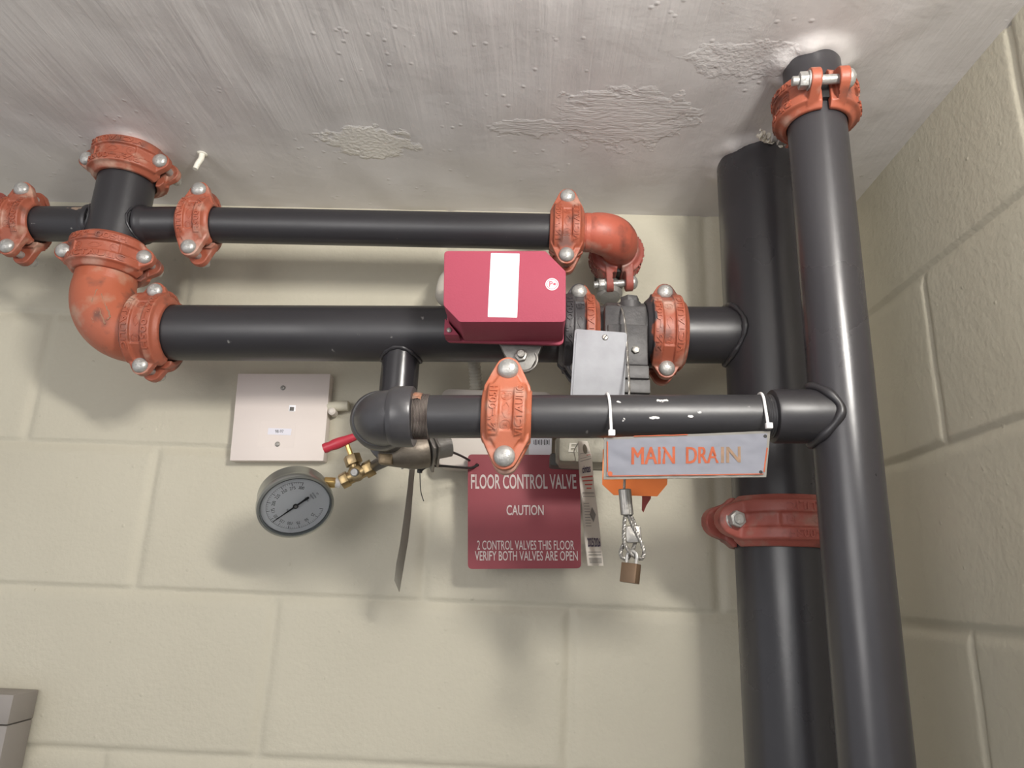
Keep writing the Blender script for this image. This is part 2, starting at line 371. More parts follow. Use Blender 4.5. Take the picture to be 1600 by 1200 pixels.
M_CONDUIT = simple('flexible_conduit', (.42, .39, .34), .5)
M_DARK = simple('dark_hole', (.02, .02, .02), .7)
M_GREYBOX = simple('grey_box_paint', (.27, .245, .225), .5)
M_TAPE = simple('grey_tag_plastic', (.30, .285, .245), .55)
M_TEFLON = simple('thread_tape', (.78, .76, .73), .6, bump=.6, bscale=300)
M_PEEL = simple('peeling_caulk', (.62, .58, .50), .6, bump=1, bscale=160)
M_RAWBOX = simple('galvanised_box_body', (.36, .345, .30), .5, .3, .3, 120, .2, 50)
M_GLASS = bpy.data.materials.new('gauge_glass'); M_GLASS.use_nodes = True
_p = M_GLASS.node_tree.nodes['Principled BSDF']; _p.inputs['Transmission Weight'].default_value = 1; _p.inputs['Roughness'].default_value = .03; _p.inputs['IOR'].default_value = 1.05

# ------------------------------------------------------------------ the room
BH, BW = .2032, .4064
XC = 1.0271
def nz(x, y, z=0): return noise.noise(Vector((x, y, z)))
def joint_depth(u, z, joints, seed, wv=.0085):
    """how deep the painted mortar lies behind the block face at (u, z); z from the reference joint"""
    d = 0
    if seed == 5 and z > 0: z = z*BH/(BH+.012) if z < BH+.012 else z-.012
    row = math.floor(z/BH); zl = (row+1)*BH
    for zz, k in ((zl, row+1), (row*BH, row)):
        t = zz - z + .0012*nz(u*14, k*3.1, seed) + .0006*nz(u*60, k, seed)
        if -.0012 < t < .022:
            dd = (.0046*min(1, (t+.0012)/.0026)) * max(0, 1-max(0, t-.002)/.017)**1.3
            d = max(d, dd*1.25*(.8+.5*nz(u*5, k*7, seed+3)))
    for uj in joints.get(row % 2, ()):
        wj = wv*(1+.25*nz(z*9, uj*5, seed))
        x = (u-uj+.0015*nz(z*18, uj, seed+1))/wj
        if abs(x) < 2.2:
            d = max(d, .0042*math.exp(-x*x*1.2))
    return d
def wall_mesh(name, us, zs, fn, point, mat):
    vs = []; nu, nzz = len(us), len(zs)
    for z in zs:
        for u in us:
            vs.append(point(u, z, fn(u, z)))
    fs = [(j*nu+i, j*nu+i+1, (j+1)*nu+i+1, (j+1)*nu+i) for j in range(nzz-1) for i in range(nu-1)]
    me = bpy.data.meshes.new(name); me.from_pydata(vs, [], fs); me.polygons.foreach_set('use_smooth', [True]*len(fs)); me.materials.append(mat)
    o = bpy.data.objects.new(name, me); COL.objects.link(o); o['kind'] = 'structure'; return o
us = [-2.2, -1.5, -1.0] + list(np.arange(-.72, 1.02, .0034)) + [XC, XC+.03]
zs = [-Z0, -1.4, -.9] + list(np.arange(-.60, .392, .0034)) + [.3952, .425]
jb = {0: [-.5*BW, .5*BW, 1.5*BW], 1: [0, BW, 2*BW, -BW]}
def fb(u, z):
    return joint_depth(u, z, jb, 0) + .0007*nz(u*3, z*3) if -.7 < u < 1.02 and z > -.62 else 0
wall_mesh('wall_back', us, zs, fb, lambda u, z, d: (u, d, z+Z0), M_WALL)
y0 = -.1955
jr = {0: [y0, y0-BW], 1: [y0-BW/2, y0-1.5*BW]}
us2 = [.03, 0] + list(np.arange(-.05, -.75, -.0036)) + [-.78]
zs2 = [-Z0, -1.4, -.9] + list(np.arange(-.60, .392, .0036)) + [.3952, .425]
def fr(u, z):
    return joint_depth(u, z, jr, 5, .0045) + .0010*nz(u*4, z*4, 9) if -.74 < u < -.01 and z > -.62 else 0
wall_mesh('wall_right', us2, zs2, fr, lambda u, z, d: (XC+d, u, z+Z0), M_WALLR)
wall_mesh('wall_return', [XC, 1.6, 2.4], [-Z0, .425], lambda u, z: 0, lambda u, z, d: (u, -.78, z+Z0), M_WALLR)
BIGX, BIGY, BIGR = .8535, -.147, .05715
R2X, R2Y, R2R = .851, -.338, .0302
def fc(x, y):
    d = .0022*nz(x*7, y*7, 2) + .0016*nz(x*22+3, y*9, 4)
    for cx, cy, r, h in ((R2X, R2Y, R2R, .007), (BIGX, BIGY, BIGR, .006), (-.03, -.147, .0365, .004)):
        t = math.hypot(x-cx, y-cy)-r
        d += -h*math.exp(-(max(t, 0)/.012)**2)*(1+.8*nz(x*40, y*40, 7))
    return d
xs = [-2.2, -1.2] + list(np.arange(-.72, 1.02, .0048)) + [XC, XC+.03, 1.6, 2.4]
ys = [-2.9, -1.6, -1.0] + list(np.arange(-.66, -.004, .0048)) + [0, .03]
o = wall_mesh('ceiling', xs, ys, lambda x, y: fc(x, y) if -.7 < x < 1.02 and -.65 < y < -.005 else 0, lambda x, y, d: (x, y, CEIL+d), M_CEIL)
wall_mesh('floor', [-2.2, 0, 2.4], [-2.9, -1, 0], lambda x, y: 0, lambda x, y, d: (x, y, 0), M_FLOOR)
fl = bpy.data.objects['floor']

# ------------------------------------------------------------------ grooved couplings
SIZES = {   # pipe radius, bolt offset, housing width, rib radius, size lettering
    '114': (.0211, .0425, .0480, .0345, '1\u00bc"\u2013005H'),
    '112': (.0241, .0430, .0460, .0375, '1\u00bd"\u2013005H'),
    '2': (.0302, .0480, .0470, .0440, '2"\u2013005H'),
    '212': (.0365, .0510, .0510, .0520, '2\u00bd"\u2013005H'),
    '4': (.05715, .0765, .0580, .0740, '4/114.3\u2013005H'),
}
_half = {}
def coupling_half(size):
    """one cast half: band round the pipe, two raised lettered ribs, two bolt ears (front = -Y, pipe = X, ears = +-Z)"""
    if size in _half: return _half[size]
    r, bo, wd, rr, txt = SIZES[size]
    mb = MB(); hw = wd/2; g = .0085; t = .0105 if size != '4' else .016
    def sweep(sec, am, n=28):
        vs = []; fs = []; k = len(sec)
        for i in range(n+1):
            a = -am+2*am*i/n
            for x, rad in sec: vs.append((x, -rad*math.cos(a), rad*math.sin(a)))
        for i in range(n):
            for j in range(k): fs.append((i*k+j, i*k+(j+1) % k, (i+1)*k+(j+1) % k, (i+1)*k+j))
        fs.append(tuple(range(k))); fs.append(tuple(n*k+j for j in reversed(range(k)))); mb.add(vs, fs)
    ri = r+.0006; rb = rr-.0042
    am = PI/2*.93
    sweep([(-hw, ri), (-hw, ri+(rb-ri)*.45), (-hw+.006, rb), (hw-.006, rb), (hw, ri+(rb-ri)*.45), (hw, ri)], am)
    pam = math.acos(min(1, (t+g-.001)/rr)) if size != '4' else 1.25
    pam = min(pam, 1.22)
    xa, xb = .13*wd, .385*wd
    for s in (-1, 1):
        sec = [(s*xa, rb-.003), (s*(xa+.001), rr), (s*(xb-.001), rr), (s*(xb+.0015), rb-.003)]
        sweep(sec, pam)
    tipr = .0125 if size != '4' else .018
    for s in (-1, 1):
        zin = r*.55
        out = [(-hw*.93, s*zin), (-hw*.93, s*(bo-tipr*1.35))] + [(tipr*math.cos(a), s*(bo+tipr*math.sin(a))) for a in [PI*.86-PI*.72*i/8 for i in range(9)]] + [(hw*.93, s*(bo-tipr*1.35)), (hw*.93, s*zin)]
        # ear plate: prism in XZ, depth in Y
        Mx = Matrix(((1, 0, 0, 0), (0, 0, -1, 0), (0, 1, 0, 0), (0, 0, 0, 1)))     # (x, y, h) -> (x, -h, y)
        m2 = MB().prism(out, g, g+t, Mx)
        # carve nothing: the bolt passes through; cut the part that would lie inside the pipe by starting outside it
        vs = []
        for v in m2.v:
            v = v.copy(); rad = math.hypot(v.y, v.z)
            if rad < ri+.001: k = (ri+.001)/rad; v.y *= k; v.z *= k
            vs.append(v)
        mb.add(vs, m2.f)
        # web that runs from the ribs down on to the ear
        vs = []; n = 6
        zi, zo = rr*.55, bo-tipr*.45
        for (x, y, z) in ((-hw*.72, g+t*.5, zi), (hw*.72, g+t*.5, zi), (hw*.72, rb*.86, zi), (-hw*.72, rb*.86, zi),
                          (-tipr*.8, g+t*.5, zo), (tipr*.8, g+t*.5, zo), (tipr*.6, g+t+.001, zo), (-tipr*.6, g+t+.001, zo)):
            vs.append((x, -y, s*z))
        mb.add(vs, [(0, 1, 2, 3), (4, 7, 6, 5), (0, 4, 5, 1), (1, 5, 6, 2), (2, 6, 7, 3), (3, 7, 4, 0)])
    me = mb.mesh('housing_raw', None)
    ob = bpy.data.objects.new('tmp', me); COL.objects.link(ob)
    md = ob.modifiers.new('r', 'REMESH'); md.mode = 'VOXEL'; md.voxel_size = .00105 if size != '4' else .0017; md.use_smooth_shade = True
    sm = ob.modifiers.new('s', 'SMOOTH'); sm.factor = .5; sm.iterations = 3
    dg = bpy.context.evaluated_depsgraph_get(); me2 = bpy.data.meshes.new_from_object(ob.evaluated_get(dg))
    bpy.data.objects.remove(ob)
    V = [v.co.copy() for v in me2.vertices]; F = [tuple(p.vertices) for p in me2.polygons]
    # keep the bore clear of the pipe wall
    V2 = []
    for v in V:
        rad = math.hypot(v.y, v.z)
        if rad < ri: v.y *= ri/rad; v.z *= ri/rad
        V2.append(v)
    res = MB(); res.add(V2, F)
    # raised lettering bent round the ribs
    pw = xb-xa
    def letter(s, xc, L, hgt, rad, h=.0013):
        Vt, Ft, a = tgeo(s, .012, .02)
        vs = []
        for u, v, e in Vt:
            a_ = (u-.5)*L/rad; R = rad + (h if e > 0 else -.0012); x = xc-(v-.5)*hgt
            vs.append((x, -R*math.cos(a_), R*math.sin(a_)))
        res.add(vs, Ft)
    L0 = rr*1.5 if size != '4' else rr*1.0
    letter('VICTAULIC', (xa+xb)/2, L0, pw*.58, rr)
    letter(txt, -(xa+xb)/2, L0*.97, pw*.62, rr)
    # marks in the valley: ring with letters, lozenge, ring
    kk = .6 if size != '4' else .55
    for s, ang in (('UL', -kk), ('FM', kk)):
        letter(s, 0, .0055, .0052, rb, .0006)if False else None
        vs = []; n = 22; ra, rbb = .0052, .0046
        for i in range(n):
            b = 2*PI*i/n
            for rd, hh in ((ra, -.001), (ra, .0006), (rbb, .0006), (rbb, -.001)):
                th = ang*.8 + rd*math.sin(b)/rb; R = rb+hh
                vs.append((rd*math.cos(b), -R*math.cos(th), R*math.sin(th)))
        fs = [(i*4+j, i*4+(j+1) % 4, ((i+1) % n)*4+(j+1) % 4, ((i+1) % n)*4+j) for i in range(n) for j in range(4)]
        res.add(vs, fs)
        Vt, Ft, a = tgeo(s, .01, .02)
        vs = []
        for u, v, e in Vt:
            th = ang*.8 + (u-.5)*.0062/rb; R = rb+(.0006 if e > 0 else -.001)
            vs.append((-(v-.5)*.0042, -R*math.cos(th), R*math.sin(th)))
        res.add(vs, Ft)
    vs = []; loz = [(0, -.0085), (.0036, -.003), (.0036, .003), (0, .0085), (-.0036, .003), (-.0036, -.003)]
    for sc_ in (1, .78):
        for x, z in loz:
            for hh in (-.001, .0006): R = rb+hh; th = z*sc_/rb; vs.append((x*sc_, -R*math.cos(th), R*math.sin(th)))
    fs = []
    for i in range(6):
        j = (i+1) % 6
        fs += [(i*2+1, j*2+1, 12+j*2+1, 12+i*2+1), (i*2, j*2, j*2+1, i*2+1), (12+i*2, 12+i*2+1, 12+j*2+1, 12+j*2)]
    res.add(vs, fs)
    me = bpy.data.meshes.new('housing_half'); me.from_pydata([tuple(v) for v in res.v], [], res.f)
    me.polygons.foreach_set('use_smooth', [True]*len(me.polygons)); me.set_sharp_from_angle(angle=math.radians(60))
    _half[size] = (me, g, t); return _half[size]
_bolt = {}
def bolt_mesh(size):
    if size in _bolt: return _bolt[size]
    r, bo, wd, rr, txt = SIZES[size]; _, g, t = coupling_half(size)
    hr = .0101 if size != '4' else .0135
    y1 = g+t; b = MB()
    Mf = zframe(Vector((0, -y1+.0006, 0)), -Y_)           # z axis of the lathe points to the front
    dome = [(hr*.97, 0), (hr, .0016)] + [(hr*math.cos(a), .0016+.0068*math.sin(a)) for a in [PI/2*i/7 for i in range(1, 8)]]
    dome[-1] = (.0002, dome[-1][1]); b.lathe(dome, Mf, 32)
    # wrench-scored mark on the head
    for k in range(3):
        a = k*1.9+.4; b.box((.002*math.cos(a), .002*math.sin(a), .0079), (.006, .0006, .0009), Mf @ Matrix.Rotation(a, 4, 'Z'))
    b.cyl((0, -y1, 0), (0, y1+(.017 if size != '4' else .012), 0), .0050 if size != '4' else .0060, 20, .0006)
    mb_ = b.mesh('bolt', M_ZINC)
    n = MB(); hr2 = .0092 if size != '4' else .0098
    Mr = zframe(Vector((0, y1-.0004, 0)), Y_)
    n.lathe([(hr2*1.12, 0), (hr2*1.12, .0018), (hr2*.9, .0021)], Mr, 28)
    n.prism([(hr2*math.cos(PI/3*i), hr2*math.sin(PI/3*i)) for i in range(6)], .0018, .0105, Mr, .0007)
    mn = n.mesh('nut', M_ZINC)
    _bolt[size] = (mb_, mn); return _bolt[size]
def coupling(size, center, axis, front, label, mat=M_OR, group=None):
    """axis = direction of the lettering side along the pipe, front = side of the bolt heads"""
    me, g, t = coupling_half(size); bo = SIZES[size][1]
    x = axis.normalized(); y = -(front - x*front.dot(x)).normalized(); z = x.cross(y)
    M = Matrix(((x.x, y.x, z.x, center.x), (x.y, y.y, z.y, center.y), (x.z, y.z, z.z, center.z), (0, 0, 0, 1)))
    o = thing('pipe_coupling', None, label, 'pipe coupling', group, mat=M)
    for k in range(2):
        key = (size, mat.name)
        if key not in _half:
            m2 = me.copy(); m2.materials.clear(); m2.materials.append(mat); _half[key] = m2
        h = bpy.data.objects.new('housing_half', _half[key]); COL.objects.link(h); h.parent = o
        if k: h.rotation_euler = (PI, 0, 0)
    bm_, nm_ = bolt_mesh(size)
    for s in (-1, 1):
        b = bpy.data.objects.new('bolt', bm_); COL.objects.link(b); b.parent = o; b.location = (0, 0, s*bo)
        b.rotation_euler = (0, random.uniform(0, 6), 0)
        n = bpy.data.objects.new('nut', nm_); COL.objects.link(n); n.parent = b
    # the rubber gasket shows in the slit between the halves
    r = SIZES[size][0]; gk = MB().lathe([(r+.0004, -.012), (r+.006, -.012), (r+.006, .012), (r+.0004, .012)], zframe(Vector((0, 0, 0)), X_), 48)
    gk.build('gasket', M_BLACKP, o, local=True)
    return o

PY = -.147
mU0, mU1 = at(-60, 349.8, PY), at(250, 348, PY)
cU0, cU1 = at(345, 352.4, PY), at(850, 362.3, PY)
def lerp(a, b, t): return a+(b-a)*t
def on_line(a, b, X): return lerp(a, b, (X-a.x)/(b.x-a.x))
def pipe(name, a, b, r, mat, label, seg=64):
    mb = MB(); d = (b-a).normalized()
    mb.lathe([(r-.003, 0), (r, .0006), (r, (b-a).length-.0006), (r-.003, (b-a).length)], zframe(a, b-a), seg)
    o = mb.build(name, mat); return tag(o, label, 'pipe')

# ---- cross fitting under the ceiling and its couplings
CX = at(189, 330, PY).x
ZC_ = at(189, 351, PY).z
ztop, zbot = .3690+Z0, .2215+Z0
cl, cr = Vector((at(40, 350, PY).x, PY, at(95, 351, PY).z)), Vector((at(311, 351, PY).x, PY, at(290, 350, PY).z))
t = thing('cross_fitting', Vector((CX, PY, ZC_)), 'black four-way cross fitting below the ceiling, scuffed brown on its left arm', 'pipe fitting')
b = MB(); b.lathe([(.0335, 0), (.0365, .0005), (.0365, ztop-zbot-.0005), (.0335, ztop-zbot)], zframe(Vector((CX, PY, zbot)), Z_), 64)
b.build('body', M_PIPE, t)
for s, e in ((-1, cl), (1, cr)):
    b = MB(); st = Vector((CX+s*.020, PY, ZC_))
    b.lathe([(.0262, .012), (.0272, .014), (.0268, .0185), (.0248, .0225), (.0241, .025), (.0241, (e-st).length)], zframe(st, e-st), 48)
    m_ = M_PIPE if s > 0 else black_paint('black_arm_scuffed', spots=[(at(118, 325, PY-.02), (.018, .03, .006), (.30, .21, .15), .22)])
    b.build('outlet', m_, t)
    w_ = MB(); R0 = .0245
    for k in range(1): pass
    ring = []
    for i in range(48):      # weld bead where the outlet meets the body
        a = 2*PI*i/48; yy = R0*1.06*math.cos(a); zz = R0*1.06*math.sin(a)
        xx = math.sqrt(max(.0365**2-yy*yy, 0)); ring.append(Vector((CX+s*(xx+.0006), PY+yy, ZC_+zz)))
    w_.tube(ring, lambda u: .0017+.0005*math.sin(u*90), 8, True); w_.build('weld_bead', M_PIPE, t)
coupling('212', Vector((CX+.001, PY, .3670+Z0)), Z_, -Y_+X_*.02, 'orange coupling tight against the ceiling, upside-down lettering, top of the black cross', M_OR_SCUFF)
al = math.radians(8)
coupling('212', Vector((CX, PY, .2235+Z0)), -Z_, Vector((math.sin(al), -math.cos(al), 0)), 'orange coupling between the black cross and the orange elbow, bolts left and right', M_OR)
c1 = at(38, 350.5, PY)
coupling('112', c1, -X_, -Y_, 'orange coupling on the left arm of the black cross, near the photo left edge', M_OR_SCUFF)
coupling('112', at(-24, 350, PY), X_, -Y_, 'orange coupling mostly cut off at the left edge of the photo', M_OR_DULL)
pipe('steel_pipe', at(-22, 350, PY), c1-X_*.002, .0240, M_PIPE, 'short black pipe between the two leftmost orange couplings')
pipe('steel_pipe', at(-130, 349.5, PY), at(-27, 350, PY), .0240, M_PIPE, 'black pipe end leaving the photo at the left edge')
u2 = at(313, 351.3, PY); u3 = at(885, 362.8, PY)
coupling('112', u2, -X_, -Y_, 'orange coupling at the left end of the long upper pipe, right of the cross', M_OR)
coupling('112', u3, X_, -Y_, 'orange coupling at the right end of the upper pipe, above the red box corner', M_OR)
pipe('steel_pipe', u2+X_*.003, u3-X_*.003, .02415, M_PIPE_U, 'long thin black upper pipe under the ceiling with white paint chips')

# ---- orange elbow down left, main pipe
MA, MBp = at(270, 519.8, PY), at(1090, 523.5, PY)
MZL = on_line(MA, MBp, CX).z
ml = on_line(MA, MBp, at(243, 520, PY).x)
def elbow_geo(mb, corner, d1, d2, R, r0, leg1, leg2, nseg=20, seg=40, rf=None):
    """tube from corner+d1*leg1 round to corner+d2*leg2"""
    d1, d2 = d1.normalized(), d2.normalized(); pts = []
    c = corner+(d1+d2)*R
    pts.append(corner+d1*leg1)
    if leg1 > R+.001: pts.append(corner+d1*(R+.0005))
    for i in range(nseg+1):
        a = PI/2*i/nseg; pts.append(c - d2*(R*math.cos(a)) - d1*(R*math.sin(a)))
    if leg2 > R+.001: pts.append(corner+d2*(R+.0005))
    pts.append(corner+d2*leg2); mb.tube(pts, rf or r0, seg); return mb
M_ELBOW = orange('scored_orange_elbow', (.40, .108, .056), (.13, .06, .045), (.40, .22, .15))
cornr = Vector((CX, PY, MZL))
t = thing('elbow_fitting', cornr, 'large orange elbow at lower left turning from the cross into the main pipe', 'pipe fitting')
b = MB(); elbow_geo(b, cornr, Z_, X_, .066, .0405, .2235+Z0-MZL-.004, ml.x-CX-.004, rf=lambda u: .0375+.0045*math.sin(PI*u))
b.lathe([(.0365, 0), (.0365, .006)], zframe(Vector((CX, PY, .2235+Z0-.006)), Z_), 48)
b.build('body', M_ELBOW, t)
# scored paint scratches on the elbow face
b = MB()
for pts in ([(150, 470), (158, 490), (165, 506)], [(152, 452), (144, 470), (139, 484), (146, 500)], [(158, 460), (166, 478), (172, 494), (168, 500)], [(150, 488), (146, 504)]):
    q = []
    for (x, y) in pts:
        best = None
        for k in range(60):
            Y = PY-.045+.0008*k; p = at(x, y, Y); c = cornr+(Z_+X_)*.066
            v = p-c; v2 = Vector((v.x, 0, v.z)); ctr = c+v2.normalized()*.066
            if (p-ctr).length <= .0414: best = p; break
        if best: q.append(best)
    if len(q) > 1:
        qq = []
        for i in range(len(q)-1):
            for k in range(6):
                p = lerp(q[i], q[i+1], k/6); qq.append(p+Vector((random.uniform(-1, 1), 0, random.uniform(-1, 1)))*.0009)
        b.tube(qq+[q[-1]], .0011, 5)
b.build('scratch_marks', simple('scratch_brown', (.30, .17, .11), .7), t)
coupling('212', ml, -X_, -Y_, 'orange coupling at the left end of the main pipe, right of the orange elbow', M_OR_SCUFF)
mm = on_line(MA, MBp, at(903, 521, PY).x); mr_ = on_line(MA, MBp, at(1036, 522, PY).x)
VX0, VX1 = mm.x, mr_.x
t = thing('main_pipe', lerp(ml, mm, .5), 'thick black horizontal main pipe with a short outlet below, behind the red box', 'pipe')
b = MB(); b.lathe([(.0335, 0), (.0365, .0006), (.0365, (mm-ml).length-.004), (.0335, (mm-ml).length-.003)], zframe(ml+X_*.002, mm-ml), 72); b.build('body', M_PIPE, t)
# ---- drain branch
DY = R2Y
e_c = at(591, 651, DY)                            # corner of the black elbow
Lend = at(1290, 650.5, DY)
Ldir = (Lend-e_c).normalized()
M_GLOSS = black_paint('gloss_black', rough=.2, scratch=.2)
oX = at(625, 580, PY).x; m_c = on_line(MA, MBp, oX)
rc_ = Vector((oX, PY, e_c.z+.010))                 # corner of the hidden rear elbow
fwd = (e_c-rc_).normalized()
b = MB(); b.lathe([(.0241, 0), (.0241, (m_c.z-.02)-(rc_.z+.040))], zframe(Vector((oX, PY, rc_.z+.040)), Z_), 56)
b.build('outlet', M_GLOSS, t)
b = MB(); ring = []
for i in range(56):
    a = 2*PI*i/56; vx, vy = .0250*math.cos(a), .0250*math.sin(a)
    ring.append(Vector((oX+vx, PY+vy, m_c.z-math.sqrt(.0365**2-vy*vy)-.0004)))
b.tube(ring, lambda u: .0024+.0005*math.sin(u*80), 8, True); b.build('weld_bead', M_PIPE, t)
t = thing('elbow_fitting', rc_, 'black elbow half hidden behind the front elbow, below the main pipe outlet', 'pipe fitting')
b = MB(); elbow_geo(b, rc_, Z_, fwd, .026, .0275, .028, .028, seg=44)
b.lathe([(.0275, .016), (.0305, .020), (.0310, .022), (.0310, .044), (.0300, .0455), (.0245, .0458)], zframe(rc_, Z_), 48)
b.lathe([(.0275, .016), (.0275, .020), (.0275, .042), (.0270, .0435), (.0215, .0438)], zframe(rc_, fwd), 48)
b.build('body', M_PIPE, t)
b = MB(); b.lathe([(.0244, .044), (.0300, .0460), (.0262, .050), (.0243, .0525)], zframe(rc_, Z_), 48, wob=lambda a, z: .0009*math.sin(a*13)); b.build('joint_compound', simple('flaking_compound', (.42, .29, .21), .8, bump=1), t)
b = MB(); b.lathe([(.0211, 0), (.0211, (e_c-rc_).length-.06)], zframe(rc_+fwd*.03, fwd), 40); tag(b.build('pipe_nipple', M_PIPE), 'short black nipple running forward between the two black elbows', 'pipe')
od = -(-fwd)
t = thing('elbow_fitting', e_c, 'black threaded elbow with a rusty joint where the drain pipe starts', 'pipe fitting')
b = MB(); elbow_geo(b, e_c, -fwd, Ldir, .0245, .0268, .026, .026, seg=48, rf=lambda u: .0272)
b.lathe([(.0002, -.002)], None, 3) if False else None
b.lathe([(.0272, .012), (.0296, .016), (.0300, .018), (.0300, .034), (.0290, .0355), (.0225, .0358)], zframe(e_c, Ldir), 56)
b.lathe([(.0272, .012), (.0296, .016), (.0300, .018), (.0300, .033), (.0290, .0345), (.0225, .0348)], zframe(e_c, -fwd), 56)
M_ELB = black_paint('dusty_black_elbow', base=(.05, .048, .052), rough=.3, scratch=.7)
b.build('body', M_ELB, t)
b = MB(); prof = []
for i in range(25): prof.append((.0218+(.0007 if i % 2 else -.0002), .034+i*.0007))
b.lathe(prof, zframe(e_c, Ldir), 48); b.build('threads', M_RUSTTHREAD, t)
b = MB(); b.lathe([(.0226, .0340), (.0232, .036), (.0231, .041), (.0225, .044)], zframe(e_c, Ldir, Z_), 16, .0, .95, wob=lambda a, z: .0008*math.sin(a*23+z*900))
b.build('rust_patch', M_RUST, t)
lc = on_line(e_c, Lend, at(792, 652, DY).x)
coupling('114', lc, X_, -Y_, 'bright orange coupling on the lower drain pipe, above the red sign', M_OR_B)
p0 = e_c+Ldir*.030; p1 = on_line(e_c, Lend, at(1210, 650, DY).x)
pipe('drain_pipe', p0, lc+Ldir*.001, .02105, M_PIPE_L, 'short black drain pipe from the rusty elbow to the bright orange coupling')
b = MB(); prof = [(.019, 0), (.02105, .0004), (.02105, (p1-lc).length-.016)]
for i in range(16): prof.append((.0208+(.0006 if i % 2 else -.0002), (p1-lc).length-.0155+i*.0011))
b.lathe(prof, zframe(lc+Ldir*.0015, Ldir), 64)
tag(b.build('drain_pipe', M_PIPE_L), 'long scuffed black drain pipe in front, from orange coupling to thin riser', 'pipe')

# ---- risers
t = thing('riser_pipe', Vector((R2X, R2Y, 0)), 'thin black vertical riser in front, with a long bright highlight, joined by the drain pipe', 'pipe')
b = MB(); zc2 = .336+Z0
b.lathe([(R2R, 0), (R2R, zc2-.002)], zframe(Vector((R2X, R2Y, 0.0)), Z_), 96); b.build('body', M_RISER, t)
# threaded outlet welded on to the riser
sp = p1 - Ldir*.0035; L_ = (Lend-sp).length
axp = on_line(e_c, Lend, R2X)
b = MB(); b.lathe([(.0215, 0), (.0255, .0010), (.0262, .003), (.0262, (axp-sp).length-.034), (.0268, (axp-sp).length-.026), (.0268, (axp-sp).length-.010)], zframe(sp, Ldir), 56)
b.build('outlet', M_PIPE, t)
b = MB(); ring = []; rw = .0276
for i in range(64):
    a = 2*PI*i/64; yy = rw*math.cos(a); zz = rw*math.sin(a)
    ring.append(Vector((R2X-math.sqrt(R2R**2-yy*yy)-.0015, R2Y+yy, axp.z+zz)))
b.tube(ring, lambda u: .0042+.0006*math.sin(u*50), 12, True); b.build('weld_bead', M_PIPE, t)
pipe('riser_pipe', Vector((R2X, R2Y, zc2+.002)), Vector((R2X, R2Y, CEIL+.02)), R2R, M_RISER, 'stub of thin black riser above its orange coupling, entering the ceiling')
ang = math.radians(-6)
coupling('2', Vector((R2X, R2Y, zc2)), Z_, Vector((math.cos(ang), math.sin(ang), 0)), 'orange coupling high on the thin riser with its bolt and nut turned to the front', M_OR)
t = thing('riser_pipe', Vector((BIGX, BIGY, 0)), 'wide black vertical riser in the corner behind the thin riser', 'pipe')
bz = -.098+Z0
b = MB(); b.lathe([(BIGR, 0), (BIGR, CEIL+.02)], zframe(Vector((BIGX, BIGY, 0)), Z_), 128); b.build('body', M_RISER, t)
# stub of the main pipe welded into the riser
stub_end = on_line(MA, MBp, BIGX-.035)
b = MB(); b.lathe([(.0335, 0), (.0365, .0006), (.0365, (stub_end-mr_).length)], zframe(mr_+X_*.002, stub_end-mr_), 64)
b.build('outlet', M_PIPE, t)
b = MB(); ring = []; cz = on_line(MA, MBp, BIGX-.045).z
for i in range(72):
    a = 2*PI*i/72; yy, zz = .0378*math.cos(a), .0378*math.sin(a)
    ring.append(Vector((BIGX-math.sqrt(BIGR**2-yy*yy)-.001, BIGY+yy, cz+zz)))
b.tube(ring, lambda u: .0036+.0008*math.sin(u*40)+.0004*math.sin(u*150), 10, True); b.build('weld_bead', M_PIPE, t)
coupling('4', Vector((BIGX, BIGY, bz)), Z_, Vector((-math.sin(.22), math.cos(.22), 0)), 'large dull red coupling round the wide riser, partly hidden by the thin riser', M_OR_DULL)
# peeled caulk where the wide riser meets the ceiling
b = MB()
for k in range(5):
    p = atZ(1185+k*7, 206+k*5, .385) + Vector((random.uniform(-1, 1), 0, random.uniform(-1, 1)))*.002
    b.tube([p+Vector((math.sin(q_)*.005, math.cos(q_)*.004, -.003*math.sin(q_*2))) for q_ in [i*.7 for i in range(5)]], lambda u: .0022+.0016*math.sin(u*6+k), 8)
tag(b.build('caulk_lump', M_PEEL), 'lumpy peeling caulk on the ceiling beside the top of the wide riser', 'caulk')

# ---- elbow at the right end of the upper pipe, turning into the wall
ex = at(962, 395, -.085).x+.001
ec = Vector((ex, PY, on_line(cU0, cU1, ex).z))
t = thing('elbow_fitting', ec, 'dull orange elbow turning from the upper pipe into the wall', 'pipe fitting')
b = MB(); elbow_geo(b, ec, -X_, Y_, .040, .0275, ec.x-u3.x-.006, .062, rf=lambda u: .0255+.0035*math.sin(PI*u))
b.build('body', M_OR_ELB, t)
b = MB(); b.lathe([(.0241, 0), (.0262, .002), (.0262, .008), (.0245, .010)], zframe(u3+X_*.0235, X_), 40); b.build('groove_collar', M_OR_ELB, t)
wc = Vector((ec.x, PY+.068, ec.z))
coupling('112', wc, Y_, X_+Z_*.10, 'dull orange coupling against the wall behind the elbow, bolt crosswise below', M_OR_DULL)
pipe('steel_pipe', wc+Y_*.002, Vector((ec.x, .02, ec.z)), .0240, M_PIPE, 'black pipe stub entering the wall behind the dull orange elbow')
b = MB()
for k in range(9):
    q = [(1000, 432), (996, 436), (991, 440), (987, 446), (983, 452), (979, 458), (984, 464), (988, 470), (985, 476)][k]
    p = at(q[0]-6, q[1]-6, -.054); b.box(tuple(p), (.006, .003, .0055), None, .001)
